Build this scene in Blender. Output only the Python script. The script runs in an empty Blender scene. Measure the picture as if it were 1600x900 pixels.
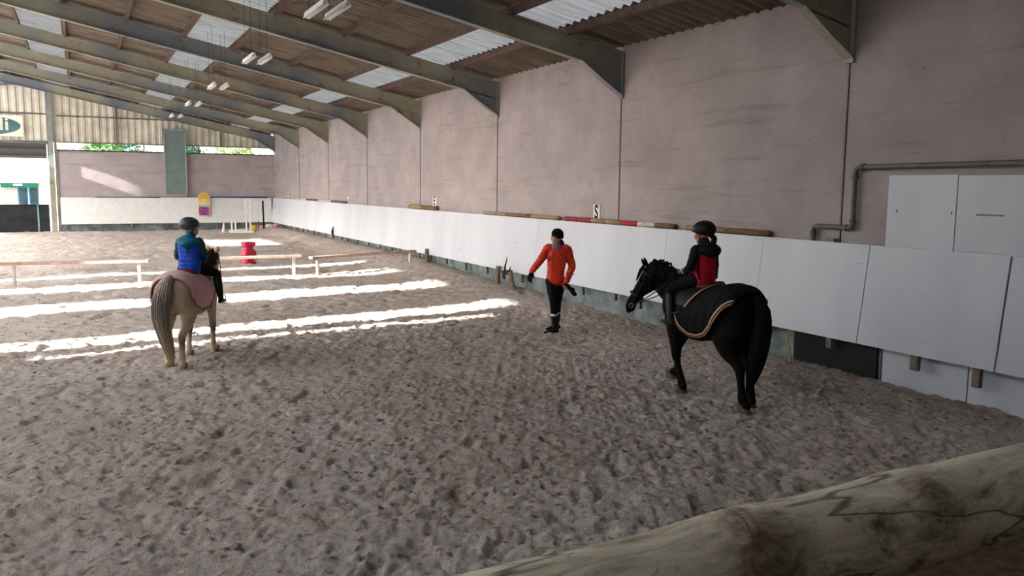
import bpy, bmesh, math, random
import numpy as np
from mathutils import Vector, Matrix, noise as mnoise
C = bpy.context.scene.collection
scene = bpy.context.scene
R = math.radians

# ---------------------------------------------------------------- camera, sky, sun, exposure
F_PX, PITCH, ROLL, YAW = 1300.29, 0.1212, 0.0093, 0.4753
CAM = Vector((0, 0, 2.5))
cp, sp, cy, sy = math.cos(PITCH), math.sin(PITCH), math.cos(YAW), math.sin(YAW)
c_fwd = Vector((sy*cp, cy*cp, -sp)); r0 = Vector((cy, -sy, 0)); u0 = r0.cross(c_fwd)
c_r = r0*math.cos(ROLL) + u0*math.sin(ROLL); c_u = u0*math.cos(ROLL) - r0*math.sin(ROLL)
cam = bpy.data.cameras.new('camera'); camo = bpy.data.objects.new('camera', cam); C.objects.link(camo)
cam.sensor_width = 36; cam.lens = 36*F_PX/1600; cam.clip_end = 400; cam.clip_start = .05
M = Matrix((c_r, c_u, -c_fwd)).transposed().to_4x4(); M.translation = CAM
camo.matrix_world = M
scene.camera = camo
scene.view_settings.view_transform = 'Standard'; scene.view_settings.look = 'None'
scene.view_settings.gamma = 1; scene.view_settings.use_curve_mapping = False
scene.view_settings.exposure = 1.32
w = bpy.data.worlds.new('sky'); scene.world = w; w.use_nodes = True
nt = w.node_tree; bg = nt.nodes['Background']
skt = nt.nodes.new('ShaderNodeTexSky'); skt.sky_type = 'NISHITA'; skt.sun_disc = False
skt.sun_elevation = R(20); skt.sun_rotation = R(-98); skt.air_density = 1.0; skt.dust_density = 2.5
hs = nt.nodes.new('ShaderNodeHueSaturation'); hs.inputs['Saturation'].default_value = .45
nt.links.new(skt.outputs[0], hs.inputs['Color']); nt.links.new(hs.outputs[0], bg.inputs[0])
bg.inputs[1].default_value = 0.42
SUN_EL = R(20.0); SUN_DIR = Vector((math.cos(SUN_EL)*.991, math.cos(SUN_EL)*.131, -math.sin(SUN_EL)))
sl = bpy.data.lights.new('sun', 'SUN'); sl.energy = 11; sl.angle = R(.6); sl.color = (1, .97, .94)
so = bpy.data.objects.new('sun', sl); C.objects.link(so)
so.rotation_euler = SUN_DIR.to_track_quat('-Z', 'Y').to_euler(); so.location = (-20, 20, 20)

def at(px, py, Y):
    """point of the plane y=Y seen at a photo pixel"""
    d = c_fwd + c_r*((px-800)/F_PX) - c_u*((py-450)/F_PX)
    return CAM + d*(Y/d.y)

# ---------------------------------------------------------------- measured place
WX, BAY, Y0, YE = 9.775, 5.6565, 8.576, 48.48      # right wall, frame spacing, first frame, end wall
ZE, SLOPE, XA, XL = 5.20, 0.2004, -3.6, -9.0        # eave, roof slope, apex, left wall
def zr(x):
    return ZE + SLOPE*(WX-x) if x >= XA else ZE + SLOPE*(WX-XA) - SLOPE*(XA-x)

# ---------------------------------------------------------------- materials
def nodes(name, rough=.8, spec=.3):
    m = bpy.data.materials.new(name); m.use_nodes = True
    b = m.node_tree.nodes['Principled BSDF']; b.inputs['Roughness'].default_value = rough
    b.inputs['Specular IOR Level'].default_value = spec
    return m, m.node_tree, b
def lin(c):
    return tuple(((v/255+.055)/1.055)**2.4 if v/255 > .04045 else v/255/12.92 for v in c)+(1,)
def nz(t, scale, detail=4, vec=None, rough=.55, dist=0):
    n = t.nodes.new('ShaderNodeTexNoise'); n.inputs['Scale'].default_value = scale
    n.inputs['Detail'].default_value = detail; n.inputs['Roughness'].default_value = rough
    n.inputs['Distortion'].default_value = dist
    if vec: t.links.new(vec, n.inputs['Vector'])
    return n.outputs[0]
def coord(t, scale=(1,1,1), kind='Object', loc=(0,0,0)):
    tc = t.nodes.new('ShaderNodeTexCoord'); mp = t.nodes.new('ShaderNodeMapping')
    mp.inputs['Scale'].default_value = scale; mp.inputs['Location'].default_value = loc
    t.links.new(tc.outputs[kind], mp.inputs['Vector']); return mp.outputs[0]
def ramp(t, fac, stops):
    r = t.nodes.new('ShaderNodeValToRGB'); e = r.color_ramp.elements
    while len(e) < len(stops): e.new(.5)
    for k, (p, c) in enumerate(stops):
        e[k].position = p; e[k].color = c if len(c) == 4 else tuple(c)+(1,)
    t.links.new(fac, r.inputs[0]); return r.outputs[0]
def mixc(t, fac, a, b, mode='MIX'):
    n = t.nodes.new('ShaderNodeMix'); n.data_type = 'RGBA'; n.blend_type = mode
    if isinstance(fac, (int, float)): n.inputs[0].default_value = fac
    else: t.links.new(fac, n.inputs[0])
    for k, v in ((6, a), (7, b)):
        if isinstance(v, tuple): n.inputs[k].default_value = v
        else: t.links.new(v, n.inputs[k])
    return n.outputs[2]
def bump(t, b, h, strength=.4, dist=.02):
    n = t.nodes.new('ShaderNodeBump'); n.inputs['Strength'].default_value = strength
    n.inputs['Distance'].default_value = dist
    t.links.new(h, n.inputs['Height']); t.links.new(n.outputs[0], b.inputs['Normal'])
def W(v): return (v, v, v, 1)
def simple(name, col, rough=.7, var=.25, scale=12, bmp=.2, spec=.3, metal=0, sheen=0):
    m, t, b = nodes(name, rough, spec); v = coord(t)
    c = lin(col); n = nz(t, scale, 5, v)
    dark = tuple(x*(1-var) for x in c[:3])+(1,); lite = tuple(min(1, x*(1+var)) for x in c[:3])+(1,)
    t.links.new(ramp(t, n, [(.3, dark), (.7, lite)]), b.inputs['Base Color'])
    b.inputs['Metallic'].default_value = metal
    if sheen: b.inputs['Sheen Weight'].default_value = sheen
    if bmp: bump(t, b, nz(t, scale*4, 3, v), bmp, .01)
    return m
MT = {}
def sand():
    m, t, b = nodes('sand', .95, .1); v = coord(t)
    base = ramp(t, nz(t, 55, 5, v, .7), [(.25, lin((186,173,163))), (.6, lin((231,219,210))), (.9, lin((242,233,227)))])
    stain = ramp(t, nz(t, 4.5, 5, v, .6), [(.55, W(0)), (.68, W(1))])
    big = ramp(t, nz(t, .35, 3, v, .6), [(.35, W(0)), (.75, W(1))])
    tan = lin((150,122,94))
    s2 = t.nodes.new('ShaderNodeMath'); s2.operation = 'MULTIPLY'; t.links.new(stain, s2.inputs[0]); s2.inputs[1].default_value = .5
    c = mixc(t, s2.outputs[0], base, tan)
    b2 = t.nodes.new('ShaderNodeMath'); b2.operation = 'MULTIPLY'; t.links.new(big, b2.inputs[0]); b2.inputs[1].default_value = .40
    c = mixc(t, b2.outputs[0], c, tan)
    # damp crumbs of darker sand
    vo = t.nodes.new('ShaderNodeTexVoronoi'); vo.inputs['Scale'].default_value = 7.5; t.links.new(coord(t, (1,1.15,1)), vo.inputs['Vector'])
    nn = nz(t, 26, 3, v, .6)
    ad = t.nodes.new('ShaderNodeMath'); ad.operation = 'MULTIPLY_ADD'; t.links.new(nn, ad.inputs[0]); ad.inputs[1].default_value = .35
    t.links.new(vo.outputs['Distance'], ad.inputs[2])
    damp = ramp(t, ad.outputs[0], [(.30, W(.8)), (.46, W(0))])
    c = mixc(t, damp, c, lin((120,100,80)))
    t.links.new(c, b.inputs['Base Color'])
    bump(t, b, nz(t, 38, 6, v, .75), 1.0, .035)
    return m
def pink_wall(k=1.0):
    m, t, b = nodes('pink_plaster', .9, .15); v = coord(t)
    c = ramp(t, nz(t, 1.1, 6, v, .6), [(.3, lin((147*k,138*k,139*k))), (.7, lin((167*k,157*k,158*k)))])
    # horizontal board marks left in the plaster
    st = ramp(t, nz(t, 1.0, 5, coord(t, (.45,.45,6)), .65, .3), [(.56, W(0)), (.72, W(.5))])
    c = mixc(t, st, c, lin((118,104,98)))
    sm = ramp(t, nz(t, 2.0, 6, coord(t, (.8,.8,1.6), loc=(3,5,1)), .7), [(.56, W(0)), (.8, W(.45))])
    c = mixc(t, sm, c, lin((132,112,102)))
    sp_ = ramp(t, nz(t, 9, 3, coord(t, (1,1,1.6)), .5), [(.73, W(0)), (.76, W(.8))])
    c = mixc(t, sp_, c, lin((70,60,56)))
    t.links.new(c, b.inputs['Base Color'])
    bump(t, b, nz(t, 22, 5, coord(t, (.6,.6,1.4)), .7), .35, .02)
    return m
def white_board():
    m, t, b = nodes('white_board', .45, .35); v = coord(t)
    c = ramp(t, nz(t, .9, 4, coord(t, (1,1,.25)), .5), [(.3, lin((184,188,197))), (.7, lin((200,203,211)))])
    sc = ramp(t, nz(t, 2.3, 4, coord(t, (1,1,7), loc=(2,1,9)), .5), [(.72, W(0)), (.76, W(.6))])
    c = mixc(t, sc, c, lin((120,118,118)))
    d = ramp(t, nz(t, 3.2, 5, v, .6), [(.72, W(0)), (.8, W(.55))])
    c = mixc(t, d, c, lin((140,128,112)))
    t.links.new(c, b.inputs['Base Color'])
    bump(t, b, nz(t, 3, 3, v), .08, .02)
    return m
def plinth():
    m, t, b = nodes('green_plinth', .6, .3); v = coord(t)
    c = ramp(t, nz(t, 2.2, 6, v, .7), [(.3, lin((66,76,80))), (.5, lin((104,116,118))), (.75, lin((146,154,154)))])
    d = ramp(t, nz(t, 14, 3, v, .5), [(.7, W(0)), (.74, W(.8))])
    c = mixc(t, d, c, lin((190,188,180)))
    t.links.new(c, b.inputs['Base Color']); bump(t, b, nz(t, 10, 5, v), .5, .02)
    return m
def steel():
    m, t, b = nodes('painted_steel', .6, .35); v = coord(t)
    c = ramp(t, nz(t, .45, 3, coord(t, (1,.3,1)), .5), [(.38, lin((122,130,138))), (.56, lin((160,157,138))), (.72, lin((136,134,118)))])
    r = ramp(t, nz(t, 3.2, 6, v, .75), [(.58, W(0)), (.68, W(.85))])
    c = mixc(t, r, c, lin((112,72,50)))
    k = ramp(t, nz(t, 30, 3, v, .6), [(.66, W(0)), (.72, W(.7))])
    c = mixc(t, k, c, lin((56,46,40)))
    t.links.new(c, b.inputs['Base Color']); bump(t, b, nz(t, 25, 4, v), .25, .01)
    return m
def sheet():
    m, t, b = nodes('old_fibre_sheet', .9, .1); v = coord(t, (.3,1,1))
    c = ramp(t, nz(t, 2.5, 6, v, .7), [(.3, lin((88,80,72))), (.55, lin((124,114,102))), (.8, lin((140,138,120)))])
    wv = t.nodes.new('ShaderNodeTexWave'); wv.bands_direction = 'Y'; wv.inputs['Scale'].default_value = 2*math.pi/.27/20
    wv.inputs['Distortion'].default_value = .4; t.links.new(coord(t), wv.inputs['Vector'])
    c = mixc(t, ramp(t, wv.outputs['Fac'], [(.15, W(.7)), (.7, W(0))]), c, lin((52,46,40)))  # rib shading put into the colour so the corrugation reads
    t.links.new(c, b.inputs['Base Color']); return m
def skysheet(name, col=(.86,.88,.86), k=.62, rib_shade=True):
    m = bpy.data.materials.new(name); m.use_nodes = True; t = m.node_tree
    t.nodes.remove(t.nodes['Principled BSDF']); out = t.nodes['Material Output']
    n = nz(t, 3.5, 6, coord(t, (.25,2.2,1)), .75)
    c = ramp(t, n, [(.3, (col[0]*k*.6, col[1]*k*.6, col[2]*k*.58, 1)), (.62, (col[0]*k, col[1]*k, col[2]*k, 1))])
    if rib_shade:      # shading of the corrugation painted in as darker valley stripes
        wv = t.nodes.new('ShaderNodeTexWave'); wv.bands_direction = 'Y'; wv.inputs['Scale'].default_value = 2*math.pi/.27/20*1.0
        wv.inputs['Distortion'].default_value = .6; wv.inputs['Detail'].default_value = 2; t.links.new(coord(t), wv.inputs['Vector'])
        c = mixc(t, ramp(t, wv.outputs['Fac'], [(.15, W(.9)), (.7, W(0))]), c, (col[0]*k*.25, col[1]*k*.25, col[2]*k*.22, 1))
    tr = t.nodes.new('ShaderNodeBsdfTranslucent'); df = t.nodes.new('ShaderNodeBsdfDiffuse')
    t.links.new(c, tr.inputs[0]); t.links.new(c, df.inputs[0])
    mx = t.nodes.new('ShaderNodeMixShader'); mx.inputs[0].default_value = .35
    t.links.new(tr.outputs[0], mx.inputs[1]); t.links.new(df.outputs[0], mx.inputs[2]); t.links.new(mx.outputs[0], out.inputs[0])
    return m
def wood(name, a, bcol, scale=3, stretch=(.15,1,1), bmp=.5, rough=.75):
    m, t, b = nodes(name, rough, .2)
    v = coord(t, stretch)
    c = ramp(t, nz(t, scale*6, 6, v, .7, .4), [(.3, lin(a)), (.7, lin(bcol))])
    c = mixc(t, ramp(t, nz(t, 3, 5, coord(t), .6), [(.55, W(0)), (.75, W(.6))]), c, tuple(x*.4 for x in lin(a)[:3])+(1,))
    t.links.new(c, b.inputs['Base Color']); bump(t, b, nz(t, scale*10, 5, v), bmp, .01)
    return m
def logmat():
    m, t, b = nodes('barked_log', .7, .25)
    v = coord(t, (.3,1.2,1.2))
    c = ramp(t, nz(t, 14, 6, v, .7, .6), [(.3, lin((188,178,158))), (.7, lin((228,218,198)))])
    gr = ramp(t, nz(t, 4, 6, coord(t, (.8,3,3)), .7, 1.2), [(.5, W(0)), (.66, W(.7))])
    c = mixc(t, gr, c, lin((118,104,78)))
    kn = ramp(t, nz(t, 2.6, 7, coord(t, (1,1.2,1.2), loc=(1.7,.4,.2)), .72, 1.6), [(.56, W(0)), (.68, W(.9))])
    c = mixc(t, kn, c, lin((92,72,50)))
    wv = t.nodes.new('ShaderNodeTexWave'); wv.inputs['Scale'].default_value = .8; wv.inputs['Distortion'].default_value = 14
    wv.inputs['Detail'].default_value = 4; wv.inputs['Detail Scale'].default_value = 1.4; t.links.new(coord(t, (.35,2.2,2.2)), wv.inputs['Vector'])
    ck = ramp(t, wv.outputs['Fac'], [(0, W(.75)), (.012, W(0))])
    c = mixc(t, ck, c, lin((64,54,44)))
    t.links.new(c, b.inputs['Base Color'])
    for px_, py_, pz_, rad in ((-.40,-.10,.66,.17), (.25,-.09,.68,.13), (1.0,-.11,.62,.10)):
        vm = t.nodes.new('ShaderNodeVectorMath'); vm.operation = 'DISTANCE'; vm.inputs[1].default_value = (px_*.8,py_,pz_)
        t.links.new(coord(t, (.8,1,1)), vm.inputs[0])
        sb = t.nodes.new('ShaderNodeMath'); sb.operation = 'MULTIPLY_ADD'; t.links.new(nz(t, 9, 6, coord(t, (1,1.6,1.6)), .75, 1), sb.inputs[0]); sb.inputs[1].default_value = .30
        t.links.new(vm.outputs['Value'], sb.inputs[2])
        c = mixc(t, ramp(t, sb.outputs[0], [(rad*.5+.11, W(.9)), (rad+.15, W(0))]), c, lin((92,72,54)))
    t.links.new(c, b.inputs['Base Color'])
    h = t.nodes.new('ShaderNodeMath'); h.operation = 'SUBTRACT'; t.links.new(nz(t, 9, 6, coord(t, (.5,1.5,1.5)), .7), h.inputs[0]); t.links.new(kn, h.inputs[1])
    bump(t, b, h.outputs[0], .5, .02)
    return m
MT['sand'] = sand(); MT['pink'] = pink_wall(); MT['board'] = white_board(); MT['plinth'] = plinth()
MT['steel'] = steel(); MT['sheet'] = sheet(); MT['sky'] = skysheet('roof_light', (.92,.90,.86), .25, True); MT['roof_fill'] = skysheet('added_roof_fill', (.93,.96,1.0), .98, False); MT['far'] = skysheet('far_fill_sheet', (.93,.96,1.0), .99, False); MT['polycarb'] = skysheet('side_sheet', (.90,.94,1.0), .09, False)
MT['purlin'] = simple('rusty_purlin', (88,70,64), .8, .4, 6, .4)
MT['post'] = wood('weathered_post', (92,82,72), (140,128,114))
MT['dark'] = simple('dark_gap', (26,27,30), .8, .3, 5, .3)
MT['pipe'] = simple('galvanised_pipe', (92,92,82), .5, .35, 7, .3, .5)
MT['clad'] = simple('pale_cladding', (212,206,190), .8, .2, 1.6, .1)
MT['earth'] = simple('brown_earth', (88,72,60), .95, .4, 18, 1.0, .1)
MT['log'] = logmat()
MT['black'] = simple('black_cloth', (20,20,23), .85, .3, 10, .2, .15)
MT['blackshine'] = simple('black_leather', (20,20,21), .5, .3, 10, .2, .25)
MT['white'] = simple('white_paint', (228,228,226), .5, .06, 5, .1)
MT['blue'] = simple('blue_paint', (26,62,140), .5, .2, 6, .1)
MT['red'] = simple('red_plastic', (190,48,80), .45, .15, 5, .1)

# ---------------------------------------------------------------- mesh helpers
def obj(name, bm, mat, parent=None, smooth=False):
    me = bpy.data.meshes.new(name)
    if isinstance(bm, bmesh.types.BMesh):
        bmesh.ops.recalc_face_normals(bm, faces=bm.faces)
        bm.to_mesh(me); bm.free()
    else:
        me = bm
    o = bpy.data.objects.new(name, me); C.objects.link(o)
    for m in (mat if isinstance(mat, (list, tuple)) else [mat]): me.materials.append(m)
    if smooth:
        for p in me.polygons: p.use_smooth = True
    if parent: o.parent = parent
    return o
def tag(o, label, cat, group=None):
    o['label'] = label; o['category'] = cat
    if group: o['group'] = group
    return o
def struct(o):
    o['kind'] = 'structure'; return o
def empty(name, loc, rz=0, label=None, cat=None, group=None):
    o = bpy.data.objects.new(name, None); C.objects.link(o); o.location = loc; o.rotation_euler = (0,0,rz)
    o.empty_display_size = .1
    if label: tag(o, label, cat, group)
    return o
def box(bm, x0, x1, y0, y1, z0, z1, M=None, mi=0, bev=0):
    vs = [bm.verts.new((x, y, z)) for x in (x0, x1) for y in (y0, y1) for z in (z0, z1)]
    fs = [bm.faces.new([vs[i] for i in q]) for q in ((0,1,3,2),(4,6,7,5),(0,4,5,1),(2,3,7,6),(0,2,6,4),(1,5,7,3))]
    for f in fs: f.material_index = mi
    if bev:
        es = {e for f in fs for e in f.edges}
        r = bmesh.ops.bevel(bm, geom=list(es), offset=bev, segments=1, affect='EDGES')
        vs = list({v for f in r['faces'] for v in f.verts} | {v for v in vs if v.is_valid})
    if M is not None: bmesh.ops.transform(bm, matrix=M, verts=[v for v in vs if v.is_valid])
def quadprism(bm, pts, off, mi=0):
    """polygon (list of Vector) extruded by off"""
    a = [bm.verts.new(p) for p in pts]; b = [bm.verts.new(Vector(p)+Vector(off)) for p in pts]
    n = len(a); bm.faces.new(a).material_index = mi; bm.faces.new(b[::-1]).material_index = mi
    for i in range(n): bm.faces.new((a[i], b[i], b[(i+1)%n], a[(i+1)%n])).material_index = mi
def loft(bm, rings, seg=16, power=2.0, cap=True, mi=0):
    """rings: (centre, axis_u, axis_v, ru, rv)"""
    R_ = []
    for c, u, v, ru, rv in rings:
        row = []
        for k in range(seg):
            a = 2*math.pi*k/seg; ca, sa = math.cos(a), math.sin(a)
            e = 2/power
            x = math.copysign(abs(ca)**e, ca); y = math.copysign(abs(sa)**e, sa)
            row.append(bm.verts.new(Vector(c)+Vector(u)*(x*ru)+Vector(v)*(y*rv)))
        R_.append(row)
    for a, b in zip(R_, R_[1:]):
        for k in range(seg):
            bm.faces.new((a[k], a[(k+1)%seg], b[(k+1)%seg], b[k])).material_index = mi
    if cap:
        bm.faces.new(R_[0][::-1]).material_index = mi; bm.faces.new(R_[-1]).material_index = mi
    return R_
def cr(p0, p1, p2, p3, t):
    return .5*((2*p1)+(p2-p0)*t+(2*p0-5*p1+4*p2-p3)*t*t+(3*p1-p0-3*p2+p3)*t**3)
def limb(bm, pts, ref=(0,1,0), sub=4, seg=14, smooth=True, round_ends=True, power=2.0, mi=0):
    """pts: (position, radius along ref, radius across)"""
    A = [np.array([*p[0], p[1], p[2] if len(p) > 2 else p[1]], float) for p in pts]
    out = []
    if smooth and len(A) > 2:
        E = [2*A[0]-A[1]]+A+[2*A[-1]-A[-2]]
        for i in range(len(A)-1):
            for s in range(sub): out.append(cr(E[i], E[i+1], E[i+2], E[i+3], s/sub))
        out.append(A[-1])
    else: out = A
    rings = []
    ref = Vector(ref)
    for i, q in enumerate(out):
        a = out[max(i-1, 0)][:3]; b = out[min(i+1, len(out)-1)][:3]
        d = Vector(b-a).normalized()
        u = (ref-d*ref.dot(d))
        if u.length < 1e-3: u = Vector((1,0,0))-d*d.x
        u.normalize(); v = d.cross(u).normalized()
        rings.append((Vector(q[:3]), u, v, max(q[3], .0008), max(q[4], .0008)))
    if round_ends:
        def capr(r, d):
            c, u, v, ru, rv = r; m = min(ru, rv)
            return [(c+d*(m*math.sin(a)), u, v, ru*math.cos(a), rv*math.cos(a)) for a in (R(30), R(60), R(82))]
        d0 = (rings[0][0]-rings[1][0]).normalized(); d1 = (rings[-1][0]-rings[-2][0]).normalized()
        rings = capr(rings[0], d0)[::-1]+rings+capr(rings[-1], d1)
    loft(bm, rings, seg, power, True, mi)
def ball(bm, c, r, rot=None, seg=18, mi=0):
    if isinstance(r, (int, float)): r = (r, r, r)
    m = Matrix.Translation(c) @ (rot.to_4x4() if rot is not None else Matrix.Identity(4)) @ Matrix.Diagonal((*r, 1))
    res = bmesh.ops.create_uvsphere(bm, u_segments=seg, v_segments=max(8, seg*2//3), radius=1, matrix=m)
    for v in res['verts']:
        for f in v.link_faces: f.material_index = mi
def tube(bm, pts, r, seg=8, mi=0):
    limb(bm, [(p, r) for p in pts], ref=(.13,.98,.21), sub=1, seg=seg, smooth=False, round_ends=False, mi=mi)
def baked(name, bm, mat, parent, voxel=.012, smooth=4, disp=None):
    """one continuous skin out of overlapping volumes"""
    o = obj(name, bm, mat, None)
    r = o.modifiers.new('r', 'REMESH'); r.mode = 'VOXEL'; r.voxel_size = voxel
    s = o.modifiers.new('s', 'SMOOTH'); s.iterations = smooth; s.factor = .5
    dg = bpy.context.evaluated_depsgraph_get(); dg.update()
    me = bpy.data.meshes.new_from_object(o.evaluated_get(dg))
    old = o.data; o.modifiers.clear(); o.data = me; bpy.data.meshes.remove(old)
    me.materials.clear()
    for m in (mat if isinstance(mat, (list, tuple)) else [mat]): me.materials.append(m)
    if disp:
        for v in me.vertices:
            v.co = disp(v.co.copy(), v.normal.copy())
    for p in me.polygons: p.use_smooth = True
    me.name = name
    if parent: o.parent = parent
    return o
def text(name, s, size, M_, mat, parent, extrude=.004, align='CENTER', xs=1.0, bold=0.0):
    cu = bpy.data.curves.new(name, 'FONT'); cu.body = s; cu.size = size; cu.align_x = align; cu.align_y = 'CENTER'
    cu.extrude = extrude; cu.offset = bold
    o = bpy.data.objects.new(name, cu); C.objects.link(o)
    dg = bpy.context.evaluated_depsgraph_get(); dg.update()
    me = bpy.data.meshes.new_from_object(o.evaluated_get(dg)); bpy.data.objects.remove(o)
    me.transform(M_ @ Matrix.Diagonal((xs,1,1,1))); me.name = name
    me.materials.clear(); me.materials.append(mat)
    o = bpy.data.objects.new(name, me); C.objects.link(o)
    if parent: o.parent = parent
    return o

# ---------------------------------------------------------------- floor of sand
rng = np.random.default_rng(5)
LT = rng.random((512, 512))
def vn(x, y):
    xi = np.floor(x).astype(int); yi = np.floor(y).astype(int); fx = x-xi; fy = y-yi
    fx = fx*fx*(3-2*fx); fy = fy*fy*(3-2*fy); a = LT[xi % 512, yi % 512]; b = LT[(xi+1) % 512, yi % 512]
    c = LT[xi % 512, (yi+1) % 512]; d = LT[(xi+1) % 512, (yi+1) % 512]
    return (a*(1-fx)+b*fx)*(1-fy)+(c*(1-fx)+d*fx)*fy-.5
def sm(x, a, b):
    t = np.clip((x-a)/(b-a), 0, 1); return t*t*(3-2*t)
def ground(x, y):
    x = np.asarray(x, float); y = np.asarray(y, float)
    wallz = np.interp(y, [-3, 5, 10, 14, 19, 26, 48], [-.12, -.12, -.12, -.09, 0, .20, .18])
    h = wallz*sm(x, 8.0, 9.5)
    h = h + .10*np.exp(-((x-8.6)/.7)**2)*sm(y, 12, 18)*(.6+1.2*(vn(x*.2+7, y*.45)+.5))*.8
    h = h+.05*vn(x*.5, y*.5)+.03*vn(x*1.3+9, y*1.3)
    return h
def lumps(x, y):
    c, s = math.cos(.5), math.sin(.5); u = x*c-y*s; v = x*s+y*c
    n = .018*vn(u*2.9, v*2.9)+.046*np.abs(vn(u*6.3+3, v*6.3))+.066*np.abs(vn(u*12.7+5, v*12.7+1))+.044*np.abs(vn(u*23, v*23+9))-.026
    p = vn(u*5.1+40, v*5.1+11); n = n-.045*np.clip((p-.18)*5, 0, 1)
    return n
def gz(x, y): return float(ground(x, y))
def sand_floor():
    V = []; Fc = []; base = 0
    for (x0, x1, y0, y1, st) in ((-3.2, 9.2, 3.2, 10.0, .022), (9.2, WX, 3.2, 10.0, .05), (-3.2, WX, 10, 15.0, .032), (-4.5, WX, 15.0, 27.0, .06), (-9, WX, 27.0, YE, .12), (-9, WX, -3, 3.2, .12), (-9, -3.2, 3.2, 15, .12), (-9, -4.5, 15, 27, .12), (-5, WX, YE, 75, .5)):
        nx = int((x1-x0)/st)+1; ny = int((y1-y0)/st)+1
        X, Y = np.meshgrid(np.linspace(x0, x1, nx), np.linspace(y0, y1, ny))
        Z = ground(X, Y)+lumps(X, Y)*(1 if st < .2 else .3)
        V.append(np.stack([X.ravel(), Y.ravel(), Z.ravel()], 1))
        i = (np.arange(ny-1)[:, None]*nx+np.arange(nx-1)[None]).ravel()+base
        Fc.append(np.stack([i, i+1, i+nx+1, i+nx], 1)); base += nx*ny
    V = np.concatenate(V); Fc = np.concatenate(Fc)
    me = bpy.data.meshes.new('floor'); me.vertices.add(len(V)); me.vertices.foreach_set('co', V.ravel())
    me.loops.add(Fc.size); me.loops.foreach_set('vertex_index', Fc.ravel().astype(np.int32))
    me.polygons.add(len(Fc)); me.polygons.foreach_set('loop_start', np.arange(0, Fc.size, 4, dtype=np.int32))
    me.polygons.foreach_set('loop_total', np.full(len(Fc), 4, dtype=np.int32)); me.update(calc_edges=True)
    me.polygons.foreach_set('use_smooth', np.ones(len(Fc), dtype=bool))
    return struct(obj('floor', me, MT['sand']))
sand_floor()

# ---------------------------------------------------------------- walls
bm = bmesh.new()
prof = [(y, zr(WX)) for y in (-3, YE)]
box(bm, WX, WX+.25, -3, YE+.25, -.6, ZE+.12)
struct(obj('wall_right', bm, MT['pink']))
frames = [Y0+BAY*n for n in range(-2, 8)]
frames = [y for y in frames if y < YE-2]
bm = bmesh.new()
for y in frames: box(bm, WX-.008, WX+.01, y-.008, y+.008, 0, ZE-.72)
struct(obj('trim_1', bm, MT['dark']))              # thin open joints between the wall bays
bm = bmesh.new()
for y in frames[2:]: box(bm, WX-.006, WX+.01, y+.03, y+.30, 0, ZE-.8)
struct(obj('trim_2', bm, MT['pink']))              # shallow plastered pilaster beside each joint
# end wall: block wall from the pillar to the right corner, strip opening above, cladding up to the roof
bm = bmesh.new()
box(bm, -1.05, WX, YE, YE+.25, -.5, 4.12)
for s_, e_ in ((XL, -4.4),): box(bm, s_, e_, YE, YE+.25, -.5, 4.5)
struct(obj('wall_back', bm, pink_wall(1.14)))  # same plaster lightened, painting extra light onto the end wall
bm = bmesh.new()
xs = []; x = XL; k = 0
prf = [(0, 0), (.13, 0), (.17, .055), (.29, .055)]
while x < WX:
    for dx, dy in prf:
        if x+dx <= WX: xs.append((x+dx, dy))
    x += .333
a = [bm.verts.new((x, YE+.10-dy, 4.52)) for x, dy in xs]; b = [bm.verts.new((x, YE+.10-dy, max(zr(x)+.12, 4.6))) for x, dy in xs]
a2 = [bm.verts.new((x, YE+.12-dy, 4.52)) for x, dy in xs]; b2 = [bm.verts.new((x, YE+.12-dy, max(zr(x)+.12, 4.6))) for x, dy in xs]
for i in range(len(xs)-1):
    bm.faces.new((a[i], a[i+1], b[i+1], b[i])); bm.faces.new((a2[i+1], a2[i], b2[i], b2[i+1])); bm.faces.new((a[i], a2[i], a2[i+1], a[i+1]))
struct(obj('trim_3', bm, MT['clad']))
bm = bmesh.new()
tube(bm, [(-6, YE-.02, 5.90), (-1.2, YE-.02, 5.90)], .035); tube(bm, [(-1.0, YE-.02, 5.84), (4.9, YE-.02, 5.84)], .03)
box(bm, -5, -1.2, YE-.05, YE+.05, 4.46, 4.56); box(bm, -1.0, WX, YE-.03, YE+.05, 4.50, 4.55)
for x in (1.75, 6.9): box(bm, x-.03, x+.03, YE-.05, YE+.04, 4.52, zr(x)-.3)
struct(obj('trim_4', bm, MT['pipe']))
bm = bmesh.new(); box(bm, -1.05, WX, YE-.03, YE+.27, 4.10, 4.15)
x = -1
while x < WX: box(bm, x, x+.1, YE-.035, YE, 4.13, 4.165); x += .33
struct(obj('trim_5', bm, MT['dark']))
# steel pillars in the end wall
bm = bmesh.new(); box(bm, -1.42, -1.40, YE-.16, YE-.02, -.1, zr(-1.4)-.3); box(bm, -1.42, -1.18, YE-.16, YE-.14, -.1, zr(-1.4)-.3); box(bm, -1.42,-1.18, YE-.04, YE-.02, -.1, zr(-1.4)-.3)
box(bm, -1.14, -1.02, YE-.06, YE+.02, -.1, 4.55)
struct(obj('trim_6', bm, MT['steel']))
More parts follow.
